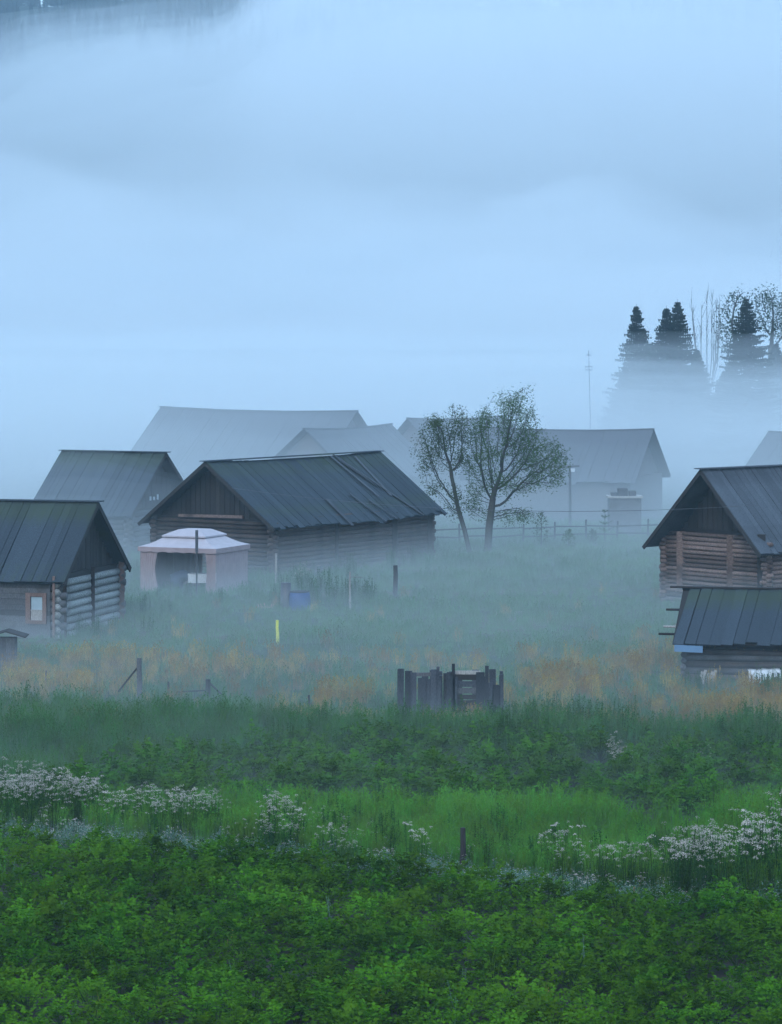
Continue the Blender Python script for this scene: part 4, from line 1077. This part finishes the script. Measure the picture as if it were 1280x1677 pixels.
# tall bluish grass and weeds beyond the second plot (left), dark bushes
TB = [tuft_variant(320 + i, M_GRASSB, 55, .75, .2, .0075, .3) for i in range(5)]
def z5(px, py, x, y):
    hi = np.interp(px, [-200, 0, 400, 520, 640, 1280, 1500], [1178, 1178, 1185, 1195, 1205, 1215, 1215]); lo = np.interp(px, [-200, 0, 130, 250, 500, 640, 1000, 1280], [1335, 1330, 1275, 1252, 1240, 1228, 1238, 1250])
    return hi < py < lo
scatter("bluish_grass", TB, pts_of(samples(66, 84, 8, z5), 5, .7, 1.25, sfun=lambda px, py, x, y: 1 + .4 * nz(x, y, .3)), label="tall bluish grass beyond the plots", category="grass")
WB = [weed_variant(430 + i, M_WEED, 1.0, 8, .12, .022, .25) for i in range(5)]
def z5b(px, py, x, y):
    if not (1195 < py < 1262): return 0
    d = 0
    for c, w in ((500, 45), (665, 25), (820, 60), (900, 60), (970, 50), (1215, 40), (1262, 40)): d = max(d, math.exp(-((px - c) / w) ** 2))
    return d * (1 if py < 1240 else .3)
scatter("dark_weeds", WB, pts_of(samples(68, 82, 7, z5b), 5, .5, 1.0), label="dark bushy weeds beyond the second potato plot", category="weeds")
scatter("meadow_weeds", [weed_variant(450 + i, M_WEED, .5, 6, .09, .02, .2) for i in range(3)], pts_of(samples(66, 84, 2.2, lambda px, py, x, y: z5(px, py, x, y)), 3, .7, 1.2), label="low weeds in the bluish grass", category="weeds")

# dry tan grass
TT = [tuft_variant(340 + i, M_TAN, 45, .6, .2, .006, .5) for i in range(5)]
spots = [(545, 1165, 45, 22), (570, 1190, 60, 16), (900, 1140, 60, 18), (960, 1130, 60, 20), (1060, 1090, 55, 25), (1120, 1195, 60, 22), (1180, 1190, 60, 22), (1260, 1160, 40, 25), (40, 1120, 80, 18), (150, 1105, 90, 16), (250, 1110, 60, 16), (340, 1110, 80, 16), (880, 1180, 50, 14), (480, 1110, 70, 14), (110, 1130, 60, 12), (760, 1190, 60, 10), (1010, 1200, 60, 12)]
def ztan(px, py, x, y):
    d = sum(math.exp(-((px - a) / c) ** 2 - ((py - b) / e) ** 2) for a, b, c, e in spots)
    return min(1, d * .9 + (.10 if 1080 < py < 1210 else .008 if py < 1080 else 0))
scatter("dry_grass", TT, pts_of(samples(74, 120, 5, ztan), 5, .6, 1.2, sfun=lambda px, py, x, y: .9 + .4 * nz(x, y, .3)), label="dry tan meadow grass in patches", category="grass")
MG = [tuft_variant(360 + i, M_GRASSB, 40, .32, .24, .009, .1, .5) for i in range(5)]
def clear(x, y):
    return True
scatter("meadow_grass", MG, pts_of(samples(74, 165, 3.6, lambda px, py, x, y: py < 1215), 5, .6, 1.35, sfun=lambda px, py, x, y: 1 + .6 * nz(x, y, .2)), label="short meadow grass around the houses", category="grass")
# leafy clumps near the barn wall and tent, with flowers
pts = []
for cx, cyy, sx, n, s in ((490, 965, 22, 22, .9), (560, 945, 30, 14, .8), (620, 925, 60, 26, .9), (690, 908, 30, 12, .8), (230, 1005, 40, 18, .7), (330, 990, 60, 16, .6), (530, 985, 40, 16, .9), (590, 985, 30, 12, .9), (150, 1045, 50, 14, .7), (1130, 1135, 50, 14, .6), (1250, 1150, 30, 10, .8), (455, 985, 14, 8, .7)):
    for _ in range(n):
        px = RG.gauss(cx, sx * .6); py = RG.gauss(cyy, 7); g = gpt(px, py); pts.append((g.x, g.y, 0, RG.random() * 6.283, 0, s * RG.uniform(.7, 1.2), RG.randrange(5)))
scatter("yard_weeds", WB, pts, label="leafy clumps along the barn wall and around the tent", category="weeds")
pts = []
for cx, cyy, sx, n, s in ((495, 968, 16, 10, .75), (330, 995, 40, 5, .4), (250, 1000, 25, 4, .45)):
    for _ in range(n):
        px = RG.gauss(cx, sx * .6); py = RG.gauss(cyy, 5); g = gpt(px, py); pts.append((g.x, g.y, 0, RG.random() * 6.283, 0, s * RG.uniform(.7, 1.2), RG.randrange(5)))
scatter("yard_flowers", UV, pts, label="white garden flowers above the blue barrel", category="flowers")

# wood on the hill behind the fog
FT = []
for i in range(3):
    a, b = spruce_mesh(14, 2.6, 70 + i, .4, .3); FT.append(b)
pts = []
hr = random.Random(5)
for i in range(700):
    y = 790 + 115 * hr.random() ** .8; x = hr.uniform(-1, 1) * (y * .15 + 25)
    pts.append((x, y, hill_z(x, y) - .5, hr.random() * 6.28, 0, hr.uniform(.5, .95), hr.randrange(3)))
for i in range(170):
    y = hr.uniform(875, 925); x = hr.uniform(-150, 150); pts.append((x, y, hill_z(x, y) - .5, hr.random() * 6.28, 0, hr.uniform(.6, 1.05), hr.randrange(3)))
scatter("hill_forest", FT, pts, label="far spruce forest on the hill in fog", category="forest")
